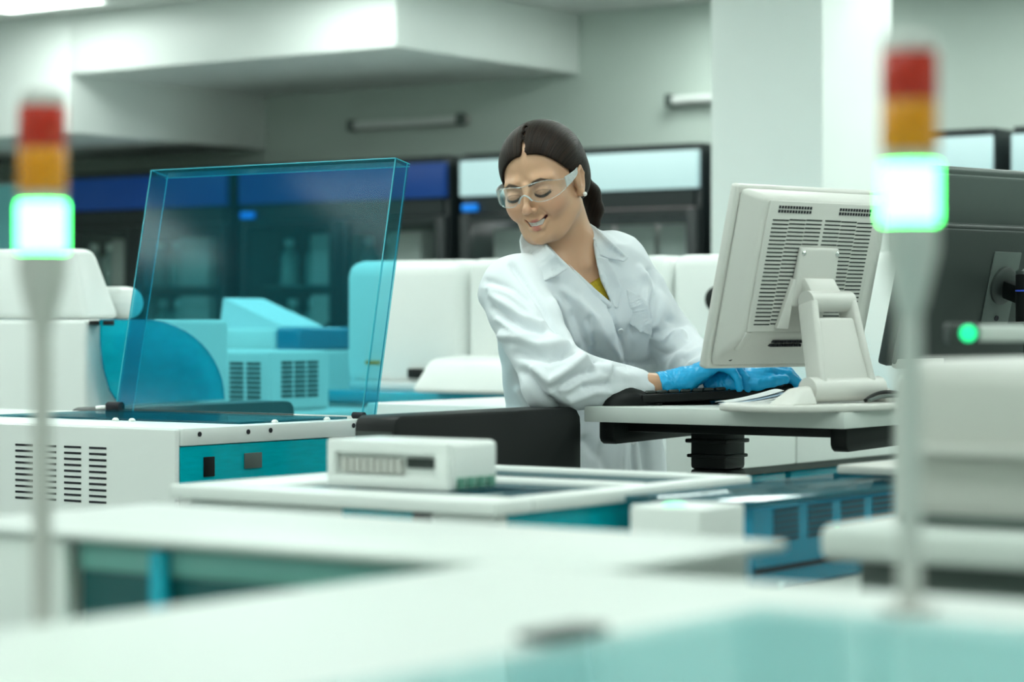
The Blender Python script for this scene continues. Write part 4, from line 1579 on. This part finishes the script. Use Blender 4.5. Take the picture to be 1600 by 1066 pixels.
vc, qc = surface_net(coat_sdf, (-.13, 3.97, .58), (.45, 4.78, 1.43), .0040)
STROKES = [
    ([(880, 455), (900, 470), (930, 500)], .0035, 7),
    ([(868, 470), (890, 500), (905, 545)], .0045, 8),
    ([(922, 500), (936, 540), (930, 575)], -.0045, 7),
    ([(950, 500), (958, 545), (952, 590)], .0030, 7),
    ([(945, 560), (975, 575), (1010, 570)], -.0035, 7),
    ([(760, 440), (790, 448), (822, 470)], -.0030, 6),
    ([(766, 450), (800, 462), (835, 492)], .0035, 6),
    ([(780, 500), (820, 526), (870, 532)], .0040, 6),
    ([(800, 535), (845, 552), (880, 552)], -.0035, 6),
    ([(862, 612), (888, 606), (910, 592)], .0035, 6),
    ([(940, 572), (952, 590), (955, 610)], -.0030, 6),
    ([(968, 584), (978, 600), (980, 615)], -.0025, 5),
    ([(1000, 420), (1012, 450), (1008, 490)], .0030, 6),
    ([(1045, 500), (1070, 510), (1092, 530)], -.0035, 6),
    ([(1050, 575), (1075, 550), (1096, 540)], -.0035, 5),
    ([(1060, 595), (1080, 570), (1098, 562)], .0035, 5),
    ([(890, 660), (900, 700), (905, 735)], -.0045, 9),
    ([(940, 660), (932, 700), (938, 735)], .0045, 9),
    ([(800, 414), (836, 462), (862, 502), (895, 540)], -.0055, 5),
    ([(770, 462), (815, 494), (846, 506)], .0045, 7),
    ([(773, 482), (818, 513), (848, 520)], -.0040, 6),
    ([(786, 524), (840, 542), (893, 541)], .0055, 8),
    ([(808, 552), (856, 562), (902, 545)], -.0055, 7),
    ([(836, 577), (858, 596), (884, 580), (908, 561)], .0055, 7),
    ([(870, 610), (895, 592), (925, 580)], -.0050, 7),
    ([(919, 562), (963, 580), (1000, 589)], .0035, 7),
    ([(915, 606), (950, 599), (992, 598)], -.0040, 6),
    ([(890, 625), (930, 612), (965, 612)], .0040, 7),
    ([(817, 582), (845, 617), (874, 640)], -.0060, 7),
    ([(812, 610), (830, 640), (850, 660)], .0040, 7),
    ([(895, 496), (912, 534), (925, 556)], -.0050, 9),
    ([(931, 515), (950, 540), (966, 558)], .0045, 8),
    ([(905, 450), (918, 490), (945, 520)], .0030, 10),
    ([(1000, 490), (985, 530), (985, 560)], -.0045, 8),
    ([(1024, 520), (1021, 560), (1019, 595)], -.0070, 6),
    ([(1028, 532), (1050, 521), (1068, 520)], .0045, 6),
    ([(1030, 556), (1056, 540), (1075, 524)], -.0045, 6),
    ([(1040, 585), (1064, 556), (1094, 545)], .0045, 6),
    ([(1015, 425), (1022, 455), (1020, 500)], -.0040, 6),
    ([(1005, 430), (1035, 470), (1045, 495)], .0035, 7),
    ([(955, 480), (972, 530), (984, 590), (988, 640), (990, 735)], -.0035, 3.2),
    ([(915, 690), (935, 715), (945, 740)], -.0050, 9),
    ([(1000, 672), (1008, 700), (1012, 735)], -.0055, 7),
    ([(975, 640), (972, 690), (970, 735)], .0040, 8),
]
nc = vn(vc, qc)
U = pix(vc)
disp = np.zeros(len(vc))
frontal = np.clip(-nc[:, 1] * 3, 0, 1) * (1 - .75 * ((U[:, 0] > 955) & (U[:, 0] < 1025) & (U[:, 1] > 572) & (U[:, 1] < 640)))
for pl, amp, wd in STROKES:
    pl = np.array(pl, float)
    best = np.full(len(U), 1e9)
    for a, b in zip(pl[:-1], pl[1:]):
        e = b - a
        t = np.clip(((U - a) @ e) / (e @ e), 0, 1)
        best = np.minimum(best, np.linalg.norm(U - a - t[:, None] * e, axis=1))
    disp += 2.1 * amp * np.exp(-(best / wd) ** 2) * frontal
s1 = np.sin(vc @ np.array([38, 17, 23]) + 2.2 * np.sin(vc @ np.array([-13, 21, 31])))
s2 = np.sin(vc @ np.array([-45, 30, 52]) + 1.9 * np.sin(vc @ np.array([33, 11, -27])))
disp += .0013 * s1 + .0011 * s2
vc = vc + nc * disp[:, None]
coat = sdf_object('lab_coat', [(vc, qc)], M['coat'], person, PORG)
cbvh = BVHTree.FromPolygons([tuple(p) for p in vc], [tuple(int(i) for i in f) for f in qc])
sbvh = BVHTree.FromPolygons([tuple(p) for p in v1], [tuple(int(i) for i in f) for f in q1])


def drape(name, poly, lift, m, thick=.0022, curl=0.0, step=4.0, dfix=None, maxd=4.46, skin_too=False, its=140):
    """cloth piece lying on the coat: the outline is filled with a fine mesh and laid on the surface"""
    poly = np.array(poly, float)
    fine = []
    for a, b in zip(poly, np.roll(poly, -1, 0)):
        k = max(1, int(np.linalg.norm(b - a) / step))
        for i in range(k):
            fine.append(a + (b - a) * i / k)
    t = bmesh.new()
    vs = [t.verts.new((p[0], p[1], 0)) for p in fine]
    t.faces.new(vs)
    bmesh.ops.triangulate(t, faces=t.faces)
    for it in range(3):
        long_ = [e for e in t.edges if e.calc_length() > step * 1.3 and not e.is_boundary]
        if not long_:
            break
        bmesh.ops.subdivide_edges(t, edges=long_, cuts=1)
        bmesh.ops.triangulate(t, faces=t.faces)
    bmesh.ops.beautify_fill(t, faces=t.faces, edges=[e for e in t.edges if not e.is_boundary])
    vv = list(t.verts)
    UV = np.array([(v.co.x, v.co.y) for v in vv])
    D = np.full(len(vv), np.nan)
    for i, (u, v) in enumerate(UV):
        d = Vector(((u - 800) / FPX, 1, (505 - v) / FPX))
        for bv in ((cbvh, sbvh) if skin_too else (cbvh,)):
            h = bv.ray_cast(Vector((0, 0, CZ)), d.normalized())
            if h[0] is not None and h[0].y < maxd:
                D[i] = h[0].y if np.isnan(D[i]) else min(D[i], h[0].y)
    if dfix:
        for (u, v, dd) in dfix:
            j = np.argmin(np.linalg.norm(UV - (u, v), axis=1))
            D[j] = dd
    ok = ~np.isnan(D)
    for i in np.where(~ok)[0]:
        w_ = 1 / (np.linalg.norm(UV[ok] - UV[i], axis=1) ** 3 + 1e-6)
        D[i] = (w_ @ D[ok]) / w_.sum()
    # smooth the lay of the cloth
    nb = {v.index: [] for v in vv}
    t.verts.index_update()
    nb = [[e.other_vert(v).index for e in v.link_edges] for v in vv]
    for it in range(its):
        D = np.array([.4 * D[i] + .6 * np.mean(D[nb[i]]) if nb[i] else D[i] for i in range(len(D))])
    ed = np.abs(polyd(UV, poly))
    for i, v in enumerate(vv):
        u, w2 = UV[i]
        d = D[i] - lift - curl * math.exp(-(ed[i] / 7) ** 2)
        p = K(u, w2, d)
        v.co = L(*p) - PORG
    bmesh.ops.recalc_face_normals(t, faces=t.faces)
    for f in t.faces:
        f.smooth = True
    cn = L(0, -1, 0)
    if sum((f.normal.dot(cn) for f in t.faces)) < 0:
        bmesh.ops.reverse_faces(t, faces=t.faces)
    r = bmesh.ops.solidify(t, geom=list(t.faces), thickness=thick)
    me = bpy.data.meshes.new(name)
    t.to_mesh(me)
    t.free()
    me.materials.append(m)
    o = bpy.data.objects.new(name, me)
    COL.objects.link(o)
    o.parent = coat
    return o


drape('lapel', [(888, 412), (896, 421), (898, 437), (913, 453), (935, 468), (955, 481), (957, 475), (925, 447), (905, 428)], .005, M['coat'], curl=.003)
drape('lapel', [(931, 400), (950, 404), (958, 418), (966, 434), (972, 450), (966, 481), (957, 482), (954, 472), (941, 440), (933, 415)], .005, M['coat'], curl=.003)
drape('collar', [(817, 360), (812, 376), (815, 398), (826, 420), (840, 443), (866, 433), (889, 418), (868, 398), (851, 381), (834, 368)], .014, M['coat'], curl=.006, maxd=4.33)
drape('collar', [(902, 338), (914, 345), (930, 355), (955, 378), (982, 403), (975, 409), (950, 404), (936, 398), (928, 376), (916, 356)], .012, M['coat'], curl=.006, dfix=[(902, 338, 4.39), (914, 345, 4.40)], maxd=4.43)
drape('pocket', [(979, 452), (1000, 461), (1014, 477), (1020, 500), (1018, 524), (1000, 520), (984, 506)], .0042, M['coat'], thick=.0012, its=22)
for (u, v) in ((969, 517), (988, 690)):
    d = Vector(((u - 800) / FPX, 1, (505 - v) / FPX)).normalized()
    h = cbvh.ray_cast(Vector((0, 0, CZ)), d)
    if h[0]:
        c = L(*(h[0] + h[1] * .001))
        a = L(*h[1])
        MB().lathe([(.0055, -.002), (.0058, .0012), (.0045, .0022), (.0038, .0016)], c, a, 18).build('button', M['button'], coat)


def shirt_sdf(P):
    d = upper(P, .0115)
    U = pix(P)
    ln = (438 - (U[:, 0] - 929) * .62) - U[:, 1]
    d = np.maximum(d, ln / 880)
    d = np.maximum(d, (polyd(U, VPOLY) - 7) / 880)
    d = np.maximum(d, 1.16 - P[:, 2])
    return np.maximum(d, .10 - (P[:, 0] + .03))


vs_, qs_ = surface_net(shirt_sdf, (.05, 4.20, 1.15), (.26, 4.45, 1.37), .004)
sdf_object('shirt', [(vs_, qs_)], M['shirt'], person, PORG)


def legs(P):
    d = None
    for s in (-1, 1):
        hp = np.array([.14, 4.54, .90]) + SH * .085 * s
        kn = np.array([.155, 4.535, .47]) + SH * .09 * s + FH * .02
        ak = np.array([.15, 4.55, .10]) + SH * .10 * s
        lg = smin(cap(P, hp, kn, .085, .064), cap(P, kn, ak, .064, .052), .03)
        d = lg if d is None else smin(d, lg, .02)
    return np.maximum(d, .07 - P[:, 2])


vl, ql = surface_net(legs, (-.10, 4.33, .05), (.38, 4.76, 1.0), .009)
sdf_object('trousers', [(vl, ql)], M['trouser'], person, PORG)
for s in (-1, 1):
    ak = np.array([.15, 4.55, .09]) + SH * .10 * s

    def shoe(P):
        d = cap(P, ak + np.array([0, 0, -.045]) - FH * .025, ak + np.array([0, 0, -.052]) + FH * .12, .044, .036)
        return np.maximum(d, .002 - P[:, 2])
    v_, q_ = surface_net(shoe, ak + np.array([-.16, -.18, -.10]), ak + np.array([.18, .14, .05]), .006)
    sdf_object('shoe', [(v_, q_)], M['shoe'], person, PORG)


# --- gloved hands
def hand(wrist, h, upv, thumb, curl, thumb_pts, cuff_dir, spread=1.0, sc=.86):
    h = np.array(h, float)
    h /= np.linalg.norm(h)
    y = np.cross(np.array(upv, float), h)
    y /= np.linalg.norm(y)
    z = np.cross(h, y)
    y = y * thumb
    R = np.stack([h, y, z], 1)

    def g(p):
        return (np.array(p, float) * sc) @ R.T + wrist
    kn = [(.080, .029, .002), (.087, .010, .006), (.083, -.010, .004), (.074, -.028, -.001)]
    ln = [(.040, .025, .021), (.044, .028, .022), (.041, .026, .022), (.032, .020, .019)]
    fr_ = [.0098, .0098, .0094, .0084]
    segs = []
    for i in range(4):
        p = np.array(kn[i])
        ang = 0
        tip = [p]
        for j in range(3):
            ang += math.radians(curl[i][j])
            p = p + ln[i][j] * np.array([math.cos(ang), (.12 * (1.5 - i)) * .35 * spread, -math.sin(ang)])
            tip.append(p)
        segs.append(([g(q) for q in tip], [fr_[i] * .97, fr_[i] * .90, fr_[i] * .85, fr_[i] * .75]))
    tp = [g(q) for q in thumb_pts]
    cd = np.array(cuff_dir, float)
    cd /= np.linalg.norm(cd)

    def f(P):
        d = None
        for i in range(4):
            e = cap(P, g((.0, kn[i][1] * .55, 0)), g(kn[i]), .0150, .0106)
            d = e if d is None else smin(d, e, .014)
        d = smin(d, cap(P, g((.02, .012, -.006)), g((.06, .02, -.008)), .015, .012), .012)
        for pts, rs in segs:
            d = smin(d, chain(P, pts, rs, .003), .0045)
        t = chain(P, tp, [.0135, .0112, .0100, .0080], .004)
        d = smin(d, t, .008)
        c = cap(P, wrist, wrist + cd * .040, .0245, .0262)
        q = (P - np.float32(wrist)) @ np.float32(cd)
        c = c + .0007 * np.sin(q * 700 + 3 * np.sin(P[:, 0] * 160 + P[:, 2] * 210))
        c = np.maximum(c, q - .040)
        d = smin(d, c, .012)
        d = d + .0004 * np.sin(P @ np.float32((310, 260, 290)) + 2.5 * np.sin(P @ np.float32((-170, 220, 260))))
        return d
    pts = np.array([g(p) for p in kn] + tp + [q for s in segs for q in s[0]] + [wrist + cd * .04, wrist])
    return surface_net(f, pts.min(0) - .036, pts.max(0) + .036, .0018)


TH = [(.012, .018, -.006), (.045, .040, -.012), (.074, .050, -.014), (.100, .050, -.018)]
vr, qr = hand(K(1065, 597, 4.155), (.86, .16, .44), (-.40, 0, 1), 1, [(42, 30, 22), (44, 32, 24), (46, 34, 24), (48, 36, 24)], TH, K(1036, 604, 4.150) - K(1065, 597, 4.155))
gr_ = sdf_object('glove', [(vr, qr)], M['glove'], person, PORG)
vl2, ql2 = hand(K(1139, 599, 4.185), (.90, .25, .26), (-.25, -.1, 1), -1, [(24, 32, 30), (26, 36, 32), (30, 38, 30), (32, 40, 28)], TH, K(1120, 605, 4.19) - K(1139, 599, 4.185))
gl_ = sdf_object('glove', [(vl2, ql2)], M['glove'], person, PORG)
